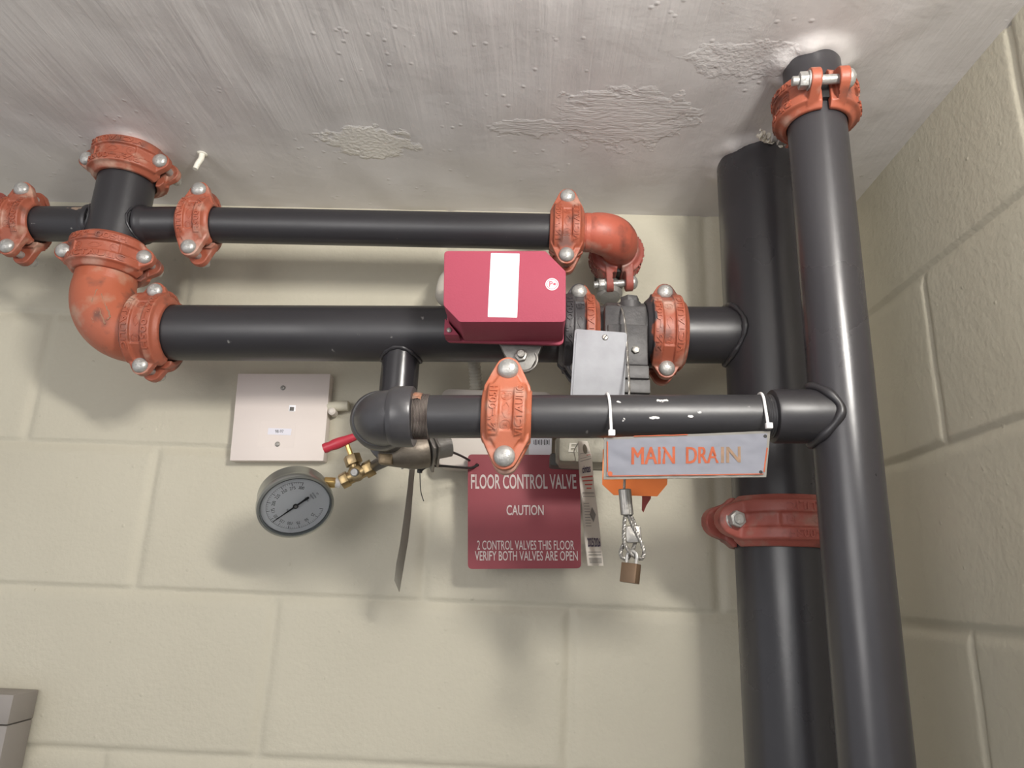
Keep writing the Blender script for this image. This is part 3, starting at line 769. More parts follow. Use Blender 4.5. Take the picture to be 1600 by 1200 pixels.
# a grey round cap seen below the crosswise bolt
b = MB(); p = at(951, 454, -.062); b.lathe([(.0175, -.016), (.0185, -.014), (.0185, .010), (.014, .016), (.0002, .018)], zframe(p, Vector((.1, -.5, -1))), 40)
tag(b.build('bell_fitting', M_CAST), 'dark grey rounded cap below the crosswise bolt of the wall coupling', 'cap')

# ------------------------------------------------------------------ control valve between the two couplings on the main pipe
vc = lerp(mm, mr_, .5); VZ = vc.z
coupling('212', mm, X_, -Y_, 'orange and black oversprayed coupling behind the galvanised cover plate', M_OR_MID)
coupling('212', mr_, X_, -Y_, 'orange coupling with black paint on its left edge, between valve and wide riser', M_OR_RT)
t = thing('control_valve', vc, 'black control valve body between two orange couplings on the main pipe', 'valve')
b = MB(); b.lathe([(.030, -.046), (.0362, -.045), (.0362, -.024), (.041, -.020), (.041, .028), (.0362, .032), (.0362, .045), (.030, .046)], zframe(vc, X_), 56)
b.build('body', M_VALVE, t)
b = MB()
xl, xr = at(944, 520, -.195).x, at(1011, 520, -.195).x; xm = (xl+xr)/2; wv = xr-xl
zt = at(975, 482, -.185).z; z1 = at(975, 572, -.195).z; z2 = at(975, 592, -.195).z; z3 = at(975, 614, -.195).z
b.box((xm, PY-.020, (zt+z1)/2), (wv, .060, zt-z1), None, .004)
zz1 = at(975, 506, -.2).z
b.box((xm+.002, PY-.024, (zz1+z1)/2), (wv-.004, .058, zz1-z1), None, .002)
b.build('bonnet', M_VALVE, t)
b = MB(); b.box((xm+.004, PY-.022, (z1+z2)/2), (wv-.006, .062, z1-z2), None, .0012); b.box((xm+.006, PY-.020, (z2+z3)/2), (wv-.006, .058, z2-z3-.001), None, .0012)
b.box((xm+.006, PY-.018, z3-.006), (wv-.009, .054, .012), None, .0012); b.build('gear_housing', simple('grey_gear_housing', (.13, .125, .125), .5, 0, .6, 120, .3, 40), t)
b = MB(); bp = at(993, 547, PY-.053); b.lathe([(.0068, 0), (.0068, .002), (.0055, .0022)], zframe(bp+Y_*.003, -Y_), 28)
b.prism([(.0050*math.cos(PI/3*i+.3), .0050*math.sin(PI/3*i+.3)) for i in range(6)], .001, .0065, zframe(bp+Y_*.003, -Y_), .0006); b.build('bolt', M_STEEL, t)
b = MB(); cp = at(984, 478, PY-.02); b.lathe([(.014, -.012), (.014, .003), (.012, .004)], zframe(cp, Z_), 32)
b.prism([(.0125*math.cos(PI/3*i+.2), .0125*math.sin(PI/3*i+.2)) for i in range(6)], .002, .011, zframe(cp, Z_), .001); b.build('plug', M_VALVE, t)

# ---- handy box with cover plate, tilted, in front of the valve
tl, tr = at(898, 514, -.226), at(980, 520, -.226)
ux = (tr-tl).normalized(); uz = (at(898, 514, -.226)-at(886, 622, -.226)).normalized(); uz = (uz-ux*uz.dot(ux)).normalized()
wbx = (tr-tl).length; hbx = .100
FB = frame(tl, ux, uz)          # x right, z up, y into the wall; origin top left
t = thing('junction_box', tl-uz*hbx, 'galvanised handy box with a blank cover plate, tilted, behind the drain pipe', 'junction box')
b = MB(); Mxz = FB @ Matrix(((1, 0, 0, 0), (0, 0, -1, 0), (0, 1, 0, 0), (0, 0, 0, 1)))
b.prism(rrect(0, -hbx, wbx, 0, .0035), -.0012, .0008, Mxz, .0005)
b.prism(rrect(.0022, -hbx+.0022, wbx-.0022, -.0022, .003), .0006, .0018, Mxz, .0006)
b.prism(rrect(.0045, -hbx+.0045, wbx-.0045, -.0045, .002), .0008, .0011, Mxz, .0002)
b.build('cover_plate', M_GALV, t)
b = MB(); sp_ = (.036, -.0085)
b.lathe([(.0037, .001), (.0037, .0022), (.0028, .0032), (.0003, .0034)], Mxz @ Matrix.Translation((sp_[0], sp_[1], 0)), 24)
b.build('screw', M_STEEL, t)
b = MB(); b.box((0, 0, 0), (.0058, .0009, .0006), Mxz @ Matrix.Translation((sp_[0], sp_[1], .0035)) @ Matrix.Rotation(1.0, 4, 'Z')); b.build('screw_slot', M_DARK, t)
b = MB(); b.prism(rrect(.0028, -hbx+.003, wbx-.0028, -.003, .004), -.026, -.0014, Mxz, .0008); b.build('box_body', M_RAWBOX, t)
for k in range(2):     # knockouts on the underside
    b = MB(); b.lathe([(.0095, 0), (.0095, .0008), (.008, .0008), (.008, .0002)], Mxz @ Matrix.Translation((.016+.027*k, -hbx+.0028, -.013)) @ Matrix.Rotation(PI/2, 4, 'X'), 28); b.build('knockout', M_STEEL, t)

# ---- valve actuator casting seen below the drain pipe
t = thing('gear_operator', at(925, 712, -.14), 'dull bronze valve operator casting below the drain pipe, behind the paper tag', 'valve part')
b = MB(); p0_ = at(872, 694, -.17); p1_ = at(985, 726, -.12)
b.box(((p0_.x+p1_.x)/2, -.150, (at(920, 690, -.17).z+at(920, 722, -.13).z)/2), (p1_.x-p0_.x, .055, .036), None, .006)
b.cyl(at(868, 705, -.15), at(905, 705, -.15), .017, 32, .003)
b.build('body', simple('bronze_green', (.33, .31, .25), .5, .2, .6, 120, .35, 40), t)
b = MB(); b.box(tuple(at(905, 722, -.125)), (.075, .03, .016), None, .003); b.build('base_flange', simple('dark_iron', (.07, .065, .06), .6), t)  # base flange in one even dark iron colour
b = MB(); text_quad(b, 'NIBCO'[:0] or 'EH', at(888, 706, -.1785), at(918, 706, -.1785), at(890, 692, -.1785), bold=.01); b.build('raised_mark', simple('raised_bronze', (.45, .42, .36), .5), t)

# ---- beige box on the wall behind the drain pipe
t = thing('wall_box', at(775, 715, 0), 'beige rounded box on the wall behind the drain pipe and above the red sign', 'electrical box')
b = MB(); a_ = at(690, 607, -.045); c_ = at(862, 712, -.045)
b.prism(rrect(a_.x, c_.z-.02, c_.x, a_.z, .012), .0005, .045, Matrix(((1, 0, 0, 0), (0, 0, -1, 0), (0, 1, 0, 0), (0, 0, 0, 1))), .004, 3); b.build('body', M_IVORY, t)
b = MB(); x0, x1 = at(833, 700, -.0458), at(860, 700, -.0458)
q0, q1 = at(826, 712, -.0457), at(862, 690, -.0457)
b.box(((q0.x+q1.x)/2, -.0456, (q0.z+q1.z)/2+.004), (q1.x-q0.x, .0004, q1.z-q0.z+.01)); lb = b.build('paper_label', M_WHITEP, t)
b = MB()
for k in range(11):
    p = at(834+k*2.4, 691, -.0462); hh = .0075 if k % 3 else .0055
    b.box((p.x, p.y, p.z), (.0011 if k % 2 else .0006, .0003, hh))
b.build('barcode', M_INK, lb)

# ------------------------------------------------------------------ red flow switch on the main pipe
YF, YB = -.277, -.212
def P2(x, y, Y): p = at(x, y, Y); return (p.x, p.z)
face = [P2(x, y, YF) for x, y in ((694, 392), (852, 392), (884, 424), (884, 503), (718, 503), (693, 477))]
t = thing('flow_switch', at(790, 530, YB), 'red metal flow switch box with a white label, clamped on the main pipe', 'flow switch')
XZ = Matrix(((1, 0, 0, 0), (0, 0, -1, 0), (0, 1, 0, 0), (0, 0, 0, 1)))     # (x, z, h) -> (x, -h, z)
def round_poly(pts, r, n=4):
    out = []; m = len(pts)
    for i in range(m):
        p = Vector(pts[i]); a = (Vector(pts[i-1])-p).normalized(); c = (Vector(pts[(i+1) % m])-p).normalized()
        th = a.angle(c); d = min(r/math.tan(th/2), .4*min((Vector(pts[i-1])-p).length, (Vector(pts[(i+1) % m])-p).length))
        p1, p2 = p+a*d, p+c*d
        for k in range(n+1):
            u = k/n; out.append(tuple((1-u)**2*p1+2*u*(1-u)*p+u*u*p2))
    return out
fx = [p[0] for p in face]; fz = [p[1] for p in face]
b = MB(); b.prism(round_poly(face, .005), -YB-.004, -YF, XZ, .0022, 3); b.build('cover', M_REDBOX, t)
b = MB(); X0, X1, Zb, Zt = min(fx), max(fx), min(fz), max(fz)
b.prism(rrect(X0-.0005, Zb-.0008, X1+.0008, Zt+.0003, .006), -YB-.006, -YB, XZ, .0012); b.build('base_rim', M_REDBOX, t)
# lower-left corner: bracket face with a screw, below the cut-off corner of the cover
b = MB(); b.prism([(X0, Zb), (X0+.018, Zb), (X0, Zb+.021)], -YB, -YB+.022, XZ, .001); b.build('corner_web', M_REDBOX, t)
b = MB(); p = Vector((X0+.0062, YB-.0225, Zb+.0055)); b.lathe([(.0030, 0), (.0030, .001), (.0018, .0018), (.0002, .0018)], zframe(p, -Y_), 20); b.build('screw', M_STEEL, t)
b = MB(); l0, l1, l2 = at(762, 495, YF-.0006), at(808, 495, YF-.0006), at(763, 395, YF-.0006)
b.prism(rrect(l0.x, l0.z, l1.x, l2.z, .001), -YF, -YF+.0005, XZ); b.build('white_label', M_WHITEP, t)
lg = at(862.5, 444, YF-.0006); b = MB()
b.prism(circ((lg.x, lg.z), .0073, 32), -YF, -YF+.0005, XZ); g_ = b.build('logo', M_WHITEP, t)
b = MB(); n = 32
vs = []; 
for i in range(n):
    a = 2*PI*i/n
    for rd in (.0062, .0055): vs.append((lg.x+rd*math.cos(a), YF-.0008, lg.z+rd*math.sin(a)))
b.add(vs, [(2*i, 2*((i+1) % n), 2*((i+1) % n)+1, 2*i+1) for i in range(n)])
text_quad(b, 'P', lg+Vector((-.0032, -.0003, -.0034)), lg+Vector((.0008, -.0003, -.0034)), lg+Vector((-.0032, -.0003, .0036)), bold=.02)
b.add([tuple(lg+Vector((x, -.0004, z))) for x, z in ((.0012, -.001), (.0042, -.0015), (.0044, .0012), (.0015, .0018))], [(0, 1, 2, 3)])
b.build('logo_mark', simple('logo_red', (.55, .06, .1), .5), g_)
# saddle and U-bolt under the box
b = MB(); s0 = [P2(776, 533, YB+.012), P2(852, 533, YB+.012), P2(838, 560, YB+.012), P2(828, 577, YB+.012), P2(814, 581, YB+.012), P2(800, 572, YB+.012), P2(788, 552, YB+.012)]
s0 = [(s0[0][0], Zb+.012), (s0[1][0], Zb+.012)] + s0[2:]
b.prism(round_poly(s0, .004), -YB-.026, -YB-.012, XZ, .002); b.build('saddle', M_CAST, t)
b = MB(); np_ = at(814, 556, YB+.010); b.prism([(.0078*math.cos(PI/3*i+.2), .0078*math.sin(PI/3*i+.2)) for i in range(6)], .000, .007, zframe(np_+Y_*.003, -Y_), .0006)
b.cyl(np_+Y_*.004, np_-Y_*.010, .0046, 20, .0005); b.build('nut', M_STEEL, t)
b = MB(); pc = np_+Vector((.004, .0015, -.003)); b.tube([pc+Vector((.0155*math.cos(a), 0, .0155*math.sin(a))) for a in [-2.1+2.6*i/20 for i in range(21)]], .0017, 8); b.build('ring', M_STEEL, t)
# flexible conduit from the back of the box, and the one that drops to the beige box
def corrugated(pts, r, pitch, name, mat, label):
    P = []; 
    for i in range(len(pts)-1):
        p0, p1, p2, p3 = (Vector(pts[max(i-1, 0)]), Vector(pts[i]), Vector(pts[i+1]), Vector(pts[min(i+2, len(pts)-1)]))
        for k in range(14):
            u = k/14; P.append(.5*((2*p1)+(-p0+p2)*u+(2*p0-5*p1+4*p2-p3)*u*u+(-p0+3*p1-3*p2+p3)*u**3))
    P.append(Vector(pts[-1])); L = sum((P[i+1]-P[i]).length for i in range(len(P)-1)); n = int(L/pitch*6)
    Q = []; acc = 0; i = 0; step = L/n
    cum = [0]
    for j in range(len(P)-1): cum.append(cum[-1]+(P[j+1]-P[j]).length)
    for k in range(n+1):
        s = min(k*step, L-1e-9); 
        while i < len(cum)-2 and cum[i+1] < s: i += 1
        Q.append(lerp(P[i], P[i+1], (s-cum[i])/(cum[i+1]-cum[i])))
    b = MB().tube(Q, lambda u: r*(1+.10*math.sin(u*n*2*PI/6)), 20)
    return tag(b.build(name, mat, sharp=80), label, 'conduit')
corrugated([at(740, 470, -.205), at(712, 466, -.175), at(696, 462, -.12), at(699, 440, -.06), at(705, 432, -.004)], .0125, .0042, 'flexible_conduit', M_CONDUIT, 'short grey ribbed conduit curving out at the left side of the red box')
corrugated([at(722, 520, -.06), at(734, 545, -.055), at(741, 570, -.045), at(743, 590, -.035), at(743, 612, -.03)], .0085, .0052, 'flexible_conduit', simple('ivory_conduit', (.50, .47, .40), .5), 'narrow ivory ribbed conduit dropping behind the main pipe to the beige box')

# ------------------------------------------------------------------ signs and tags
def sheet(corners, thick, parent, name, mat, r=0.0, bev=.0):
    """flat sheet on a plane of constant Y: corners tl, tr, br, bl as points"""
    pts = [(p.x, p.z) for p in corners]; Y = corners[0].y
    if r: pts = round_poly(pts, r, 5)
    b = MB(); b.prism(pts, -Y-thick, -Y, XZ, bev); return b.build(name, mat, parent)
SY = -.062
t = thing('warning_sign', at(820, 888, SY), 'red plastic FLOOR CONTROL VALVE CAUTION sign hanging below the drain pipe', 'sign')
c4 = [at(731, 710, SY), at(906, 711, SY), at(908, 888, SY), at(731, 889, SY)]
# sheet with a real tie hole at its top left corner
def sheet_with_hole(name, outline, hole, hr, Y, thick, mat, parent):
    b = bmesh.new()
    def ring(pts, y): return [b.verts.new((x, y, z)) for x, z in pts]
    hp = circ(hole, hr, 16)
    for y in (Y, Y+thick):
        o_ = ring(outline, y); h_ = ring(hp, y)
        e = [b.edges.new((o_[i], o_[(i+1) % len(o_)])) for i in range(len(o_))]+[b.edges.new((h_[i], h_[(i+1) % 16])) for i in range(16)]
        bmesh.ops.triangle_fill(b, edges=e, use_beauty=True)
        if y == Y: O, Hh = o_, h_
    b.verts.ensure_lookup_table(); n = len(outline)
    for L1, L2, m_ in ((O, o_, n), (Hh, h_, 16)):
        for i in range(m_): b.faces.new((L1[i], L1[(i+1) % m_], L2[(i+1) % m_], L2[i]))
    mb = MB(); mb.bm(b); return mb.build(name, mat, parent)
hole = at(745, 727, SY)
sheet_with_hole('panel', round_poly([(p.x, p.z) for p in c4], .006, 5), (hole.x, hole.z), .0026, SY, .0022, M_REDSIGN, t)
Yl = SY-.0004
for s, x0, x1, y0_, y1_, bd in (('FLOOR CONTROL VALVE', 736, 901, 764, 741, .012), ('CAUTION', 791.5, 849.5, 805, 789, .012),
                            ('2 CONTROL VALVES THIS FLOOR', 745.5, 897.5, 859, 844.5, .006), ('VERIFY BOTH VALVES ARE OPEN', 742, 903, 876, 861, .006)):
    b = MB(); text_quad(b, s, at(x0, y0_, Yl), at(x1, y0_, Yl), at(x0, y1_, Yl), bold=bd); b.build('lettering', M_LETTER, t)
DYS = -.3665
t = thing('drain_sign', at(1070, 747, DYS), 'white MAIN DRAIN sign with orange letters tied under the drain pipe', 'sign')
c4 = [at(944, 684, DYS), at(1204, 673, DYS), at(1197, 745.5, DYS), at(943, 749, DYS)]
# slightly wavy plastic sheet
def wavy_quad(c, nx, nzz, amp, off, thick):
    vs = []; fs = []
    for s in (0, 1):
        for j in range(nzz+1):
            for i in range(nx+1):
                u, v = i/nx, j/nzz
                p = lerp(lerp(c[0], c[1], u), lerp(c[3], c[2], u), v)
                y = amp*(nz(u*5.3, v*2.2, 1)*.8+.6*nz(u*13, v*5, 3)) - off + s*thick
                vs.append((p.x, p.y+y, p.z))
    N1 = (nx+1)*(nzz+1)
    for s in (0, 1):
        for j in range(nzz):
            for i in range(nx): fs.append(tuple(s*N1+k for k in (j*(nx+1)+i, j*(nx+1)+i+1, (j+1)*(nx+1)+i+1, (j+1)*(nx+1)+i)))
    for i in range(nx):
        for j in (0, nzz): a = j*(nx+1)+i; fs.append((a, a+1, a+1+N1, a+N1))
    for j in range(nzz):
        for i in (0, nx): a = j*(nx+1)+i; k2 = a+nx+1; fs.append((a, k2, k2+N1, a+N1))
    return MB().add(vs, fs)
def dq(u, v):
    p = lerp(lerp(c4[0], c4[1], u), lerp(c4[3], c4[2], u), v); return p
wavy_quad(c4, 60, 18, .0016, 0, .0016).build('panel', M_SIGNEDGE, t)
def wv(p):      # lift a point on to the waviness of the sheet
    e1 = c4[1]-c4[0]; u = (p-c4[0]).dot(e1)/e1.length_squared; v = (c4[0].z+(c4[1].z-c4[0].z)*u-p.z)/(c4[0].z-c4[3].z)
    return Vector((p.x, DYS + .0016*(nz(u*5.3, v*2.2, 1)*.8+.6*nz(u*13, v*5, 3)) - .0011, p.z))
b = MB(); vs = []
for j in range(19):
    for i in range(61):
        vs.append(wv(dq(.018+.964*i/60, .055+.875*j/18))+Y_*.0002)
b.add(vs, [(j*61+i, j*61+i+1, (j+1)*61+i+1, (j+1)*61+i) for j in range(18) for i in range(60)]); b.build('printed_face', M_SIGNW, t)
def sign_text(s, x0, x1, yb0, yb1, yt, mat):
    V, F, a = tgeo(s, .0); bl, br, tl_ = at(x0, yb0, DYS), at(x1, yb1, DYS), at(x0, yt, DYS)
    b = MB()
    for k in (-1, 0, 1): b.add([wv(bl+(br-bl)*u+(tl_-bl)*v+X_*.00042*k)-Y_*(.0002+.00003*k) for u, v, h in V], F)
    b.build('lettering', mat, t)
sign_text('MAIN', 987, 1054, 726, 724.5, 699.5, M_ORINK)
sign_text('DRA', 1072, 1122, 724.5, 723.5, 699, M_ORINK)
sign_text('IN', 1127, 1156, 723.5, 723, 698.5, M_ORFADE)
b = MB()
def strip(p, q, w_):
    d = (q-p).normalized(); n_ = Vector((-d.z, 0, d.x))*w_/2; k = 24; vs = []
    for i in range(k+1):
        c = lerp(p, q, i/k); vs += [wv(c+n_), wv(c-n_)]
    b.add(vs, [(2*i, 2*i+1, 2*i+3, 2*i+2) for i in range(k)])
strip(at(990, 682, DYS), at(1074, 679.5, DYS), .0009)
strip(at(949, 690, DYS), at(949, 738, DYS), .0012); strip(at(951, 744, DYS), at(1192, 741, DYS), .0009); strip(at(1198, 700, DYS), at(1193, 738, DYS), .0012)
b.prism(circ((at(953, 740.5, DYS).x, at(953, 740.5, DYS).z), .0022, 16), -DYS+.0008, -DYS+.0014, XZ)
b.build('border_line', M_ORINK, t)
b = MB()
for x, y in ((1188, 738), (1195, 682)):
    b = MB(); p = at(x, y, DYS); b.prism(circ((p.x, p.z), .0016, 16), -DYS+.0006, -DYS+.0016, XZ); b.build('fixing_hole', M_DARK, t)
# white ties
def wire(pts, r, name, mat, seg=8, parent=None, n=10, flat=None):
    P = []
    for i in range(len(pts)-1):
        p0, p1, p2, p3 = (Vector(pts[max(i-1, 0)]), Vector(pts[i]), Vector(pts[i+1]), Vector(pts[min(i+2, len(pts)-1)]))
        for k in range(n):
            u = k/n; P.append(.5*((2*p1)+(-p0+p2)*u+(2*p0-5*p1+4*p2-p3)*u*u+(-p0+3*p1-3*p2+p3)*u**3))
    P.append(Vector(pts[-1])); b = MB().tube(P, r, seg)
    return b
def cable_tie(px_top, px_bot, label):
    # strap round the drain pipe: circle about the pipe, pulled down to the sign
    xt = at(px_top[0], px_top[1], DY-.01); xb_ = at(px_bot[0], px_bot[1], DYS-.002)
    c = on_line(e_c, Lend, xt.x); t_ = thing('cable_tie', xb_, label, 'cable tie', 'white ties on the drain pipe' if False else None)
    pts = []
    R = .0222
    for i in range(17):
        a = math.radians(-120+ 17.2*i)         # from back-bottom over the top to the front
        th = PI/2 - a
        pts.append(c + Vector((0, 0, 0)) + Vector((0, math.sin(math.radians(-60)+0)*0, 0)) + Vector((0, R*math.cos(math.radians(-70)+i*math.radians(230)/16), R*math.sin(math.radians(-70)+i*math.radians(230)/16))))
    # slide towards the sign's x on the way down the front
    for i, p in enumerate(pts):
        if i > 9: p.x += (xb_.x-c.x)*(i-9)/9.0
    pts.append(lerp(pts[-1], xb_, .6)); pts.append(xb_)
    b = wire(pts, .0014, 'strap', M_NYLON, n=4); b.build('strap', M_NYLON, t_)
    b = MB(); b.box(tuple(xb_+Vector((0, -.0012, .0014))), (.0062, .005, .0056), None, .0008); b.build('lock_head', M_NYLON, t_)
    return t_
cable_tie((948, 619), (955.5, 679), 'white nylon tie looped round the drain pipe at the left end of the white sign')
cable_tie((1193, 617), (1201, 668), 'white nylon tie looped round the drain pipe at the right end of the white sign')
# orange tag behind the white sign
OY = -.30
t = thing('hanging_tag', at(990, 775, OY), 'orange tag with cut corners, mostly behind the white sign', 'tag')
pl = [at(942, 702, OY), at(1044, 702, OY), at(1042.5, 757, OY), at(1027, 775.5, OY), at(959, 773.5, OY), at(941, 757, OY)]
sheet(pl, .0008, t, 'card', M_ORTAG)
t = thing('hanging_tag', at(1006, 800, -.26), 'dark red pointed tag tip poking out below the orange tag', 'tag')
pl = [at(998, 740, -.26), at(1019, 740, -.26), at(1017, 779, -.26), at(1010, 790, -.26), at(1005.5, 800.5, -.26), at(1003, 797, -.26), at(1003.5, 778, -.26)]
sheet(pl, .0012, t, 'card', simple('dark_red_plastic', (.30, .06, .05), .5))
# paper inspection tag, turned nearly edge on, curved a little
t = thing('inspection_tag', at(930, 884, -.24), 'white paper inspection tag hanging nearly edge-on, right of the red sign', 'tag')
Lpx = [(904, 689), (904.5, 720), (907, 760), (911, 800), (914, 840), (919, 884)]; Rpx = [(918, 689), (925, 714), (928.5, 760), (934, 800), (938.5, 840), (943, 884)]
def tagpt(u, v, off=0.0):
    k = v*(len(Lpx)-1); i = min(int(k), len(Lpx)-2); f_ = k-i
    l = (Lpx[i][0]*(1-f_)+Lpx[i+1][0]*f_, Lpx[i][1]*(1-f_)+Lpx[i+1][1]*f_); r_ = (Rpx[i][0]*(1-f_)+Rpx[i+1][0]*f_, Rpx[i][1]*(1-f_)+Rpx[i+1][1]*f_)
    x, y = l[0]*(1-u)+r_[0]*u, l[1]*(1-u)+r_[1]*u
    p = at(x, y, -.262+.038*u); return p-Y_*off*.3+X_*off*.95
def tag_grid(u0, u1, v0, v1, off, nu=4, nv=20):
    b = MB(); vs = [tagpt(u0+(u1-u0)*i/nu, v0+(v1-v0)*j/nv, off) for j in range(nv+1) for i in range(nu+1)]
    b.add(vs, [(j*(nu+1)+i, j*(nu+1)+i+1, (j+1)*(nu+1)+i+1, (j+1)*(nu+1)+i) for j in range(nv) for i in range(nu)]); return b
b = tag_grid(0, 1, 0, 1, 0); b2 = tag_grid(0, 1, 0, 1, -.0006); b.add(b2.v, b2.f); b.build('card', M_PAPER, t)
def tag_text(s, u0, u1, v0, v1, mat, bold=.0, nm='lettering'):
    V, F, a = tgeo(s, bold); b = MB(); b.add([tagpt(u0+(u1-u0)*u, v1+(v0-v1)*v, .0004) for u, v, h in V], F); return b
b = MB(); vs = []
n = 20
b.add([tagpt(.55+.2*math.cos(2*PI*i/n), .09+.055*math.sin(2*PI*i/n), .0004) for i in range(n)], [tuple(range(n))]); b.build('eyelet', M_BRONZE, t)
M_PURP = simple('purple_ink', (.05, .03, .09), .6)
for a5 in (('cintas', .18, .80, .245, .30), ('2025/2026', .12, .92, .800, .865)): tag_text(*a5, M_INK, .02).build('lettering', M_PURP, t)
b = MB()
for i, (u0, u1) in enumerate(((.1, .92), (.15, .9), (.3, .85), (.4, .75))):
    k = tag_grid(u0, u1, .325+.028*i, .335+.028*i, .0004, 4, 1); b.add(k.v, k.f)
k = tag_grid(.6, .9, .16, .168, .0004, 2, 1); b.add(k.v, k.f)
b.build('red_lines', M_INKR, t)
b = MB()
for v in [.13, .18, .205, .445, .455, .475]+[.53+.022*i for i in range(9)]+[.90, .92, .945, .955, .965, .975]:
    u1 = .45 if .5 < v < .74 else .9; k = tag_grid(.08, u1, v, v+.0045, .0004, 3, 1); b.add(k.v, k.f)
    if v in (.475, .90-0) or abs(v-.706) < .001: b.build('printed_lines', M_INKG, t); b = MB()
b.build('printed_lines', M_INKG, t); b = MB()
b.add([tagpt(.62+du, .62+dv, .0005) for du, dv in ((0, -.06), (.2, 0), (0, .06), (-.2, 0))], [(0, 1, 2, 3)])
b.build('printed_mark', M_INKG, t)
b = wire([at(903, 693, -.262), at(897, 705, -.25), at(899, 720, -.2), at(890, 716, -.15), at(893, 700, -.15)], .0005, 'string', M_STEEL); b.build('wire_loop', M_STEEL, t)
# grey strip tag left, edge on
t = thing('strip_tag', at(622, 925, -.12), 'narrow grey plastic strip hanging edge-on against the wall, left of the red sign', 'tag')
Ls = [(640, 728), (637, 760), (632, 800), (625, 850), (619, 880), (616, 907)]; Rs = [(648, 728), (645, 760), (641, 810), (637, 845), (631, 880), (623.5, 925)]
b = MB(); vs = []
for s in (0, 1):
    for (l, r_) in zip(Ls, Rs):
        a_ = at(l[0], l[1], -.115); c_ = at(r_[0], r_[1], -.098); o_ = Vector((.0006, .0006, 0))*s; vs += [a_+o_, c_+o_]
fs = [(2*i, 2*i+1, 2*i+3, 2*i+2) for i in range(5)]; m_ = 12
fs += [tuple(m_+k for k in f) for f in fs[:]] + [(0, 1, m_+1, m_), (10, 11, m_+11, m_+10)] + [(2*i, 2*i+2, m_+2*i+2, m_+2*i) for i in range(5)] + [(2*i+1, 2*i+3, m_+2*i+3, m_+2*i+1) for i in range(5)]
b.add(vs, fs); b.build('strip', M_TAPE, t)
# black ties that hold the red sign
t = thing('cable_tie', at(656, 735, -.10), 'black nylon tie through the top left hole of the red sign, with a loose tail', 'cable tie')
b = wire([at(657, 736, -.13), at(668, 729, -.125), at(690, 728, -.11), at(715, 730, -.09), at(736, 731, -.07), at(745.5, 726.5, SY-.003), at(746, 727, SY+.008), at(738, 718, -.03)], .0017, 's', M_BLACKP); b.build('strap', M_BLACKP, t)
b = MB(); b.box(tuple(at(656, 734, -.128)), (.0062, .005, .008), None, .0008); b.build('lock_head', M_BLACKP, t)
b = wire([at(656, 738, -.128), at(656.5, 755, -.125), at(658, 770, -.12), at(662, 783, -.115)], .0006, 's', M_BLACKP); b.build('tail', M_BLACKP, t)
t = thing('cable_tie', at(700, 706, -.1), 'black nylon tie curving from the bronze trim to the red sign top', 'cable tie')
b = wire([at(676, 708, -.13), at(690, 703, -.12), at(705, 706, -.11), at(722, 713, -.08), at(738, 722, -.055), at(745, 727, -.045)], .0016, 's', M_BLACKP); b.build('strap', M_BLACKP, t)

# ------------------------------------------------------------------ wire rope and padlock
t = thing('wire_rope', at(985, 870, -.27), 'thin steel wire rope hanging over the valve down to the brass padlock', 'wire rope')
def rope(pts, r, n=12):
    P = []
    for i in range(len(pts)-1):
        p0, p1, p2, p3 = (Vector(pts[max(i-1, 0)]), Vector(pts[i]), Vector(pts[i+1]), Vector(pts[min(i+2, len(pts)-1)]))
        for k in range(n):
            u = k/n; P.append(.5*((2*p1)+(-p0+p2)*u+(2*p0-5*p1+4*p2-p3)*u*u+(-p0+3*p1-3*p2+p3)*u**3))
    P.append(Vector(pts[-1]))
    # resample evenly
    cum = [0]
    for j in range(len(P)-1): cum.append(cum[-1]+(P[j+1]-P[j]).length)
    L = cum[-1]; N_ = max(8, int(L/.0009)); Q = []; i = 0
    for k in range(N_+1):
        s = min(L*k/N_, L-1e-9)
        while i < len(cum)-2 and cum[i+1] < s: i += 1
        Q.append(lerp(P[i], P[i+1], (s-cum[i])/(cum[i+1]-cum[i])))
    b = MB()
    for st in range(3):
        q = []
        up = None
        for i, p in enumerate(Q):
            tt = (Q[min(i+1, N_)]-Q[max(i-1, 0)]).normalized()
            if up is None: up = tt.orthogonal().normalized()
            up = (up-tt*up.dot(tt)).normalized(); bb = tt.cross(up); a = L*k/N_*0 + i*L/N_/.0075*2*PI + st*2*PI/3
            q.append(p+(up*math.cos(a)+bb*math.sin(a))*r*.52)
        b.tube(q, r*.56, 6)
    return b
RY = -.292
rope([at(958, 484, -.13), at(966, 476, -.175), at(973, 487, -.205), at(978, 515, -.218), at(981, 560, -.235), at(983, 600, -.25), at(983, 650, -.265), at(979, 700, -.31), at(976, 750, -.322), at(975, 770, -.322)], .0013).build('cable', M_STEEL, t)
b = MB(); p, q = at(976, 764, -.322), at(980, 805, -.32); b.cyl(p, q, .0048, 24, .0008)
for k in (-1, 1): off = Vector((.0020*k, 0, 0)); b.cyl(p+off, q+off, .0042, 20, .0008)
b.build('crimp_sleeve', M_STEEL, t)
LY = -.32
b = rope([at(977, 803, LY), at(975, 825, LY), at(976, 848, LY), at(987, 866, LY-.002), at(1001, 873, LY), at(1006, 866, LY), at(1004, 853, LY), at(997, 838, LY), at(988, 820, LY), at(981, 803, LY)], .0019); b.build('loop', M_STEEL, t)
b = rope([at(983, 803, LY+.004), at(990, 815, LY+.004), at(994, 835, LY+.006), at(990, 856, LY+.006), at(981, 872, LY+.004), at(972, 871, LY+.003), at(970, 862, LY+.004), at(975, 850, LY+.005), at(983, 838, LY+.006)], .0019); b.build('loop', M_STEEL, t)
b = MB(); p = at(989, 835, LY+.004); b.box((0, 0, 0), (.0155, .008, .0165), Matrix.Translation(p) @ Matrix.Rotation(-.08, 4, 'Y'), .0025)
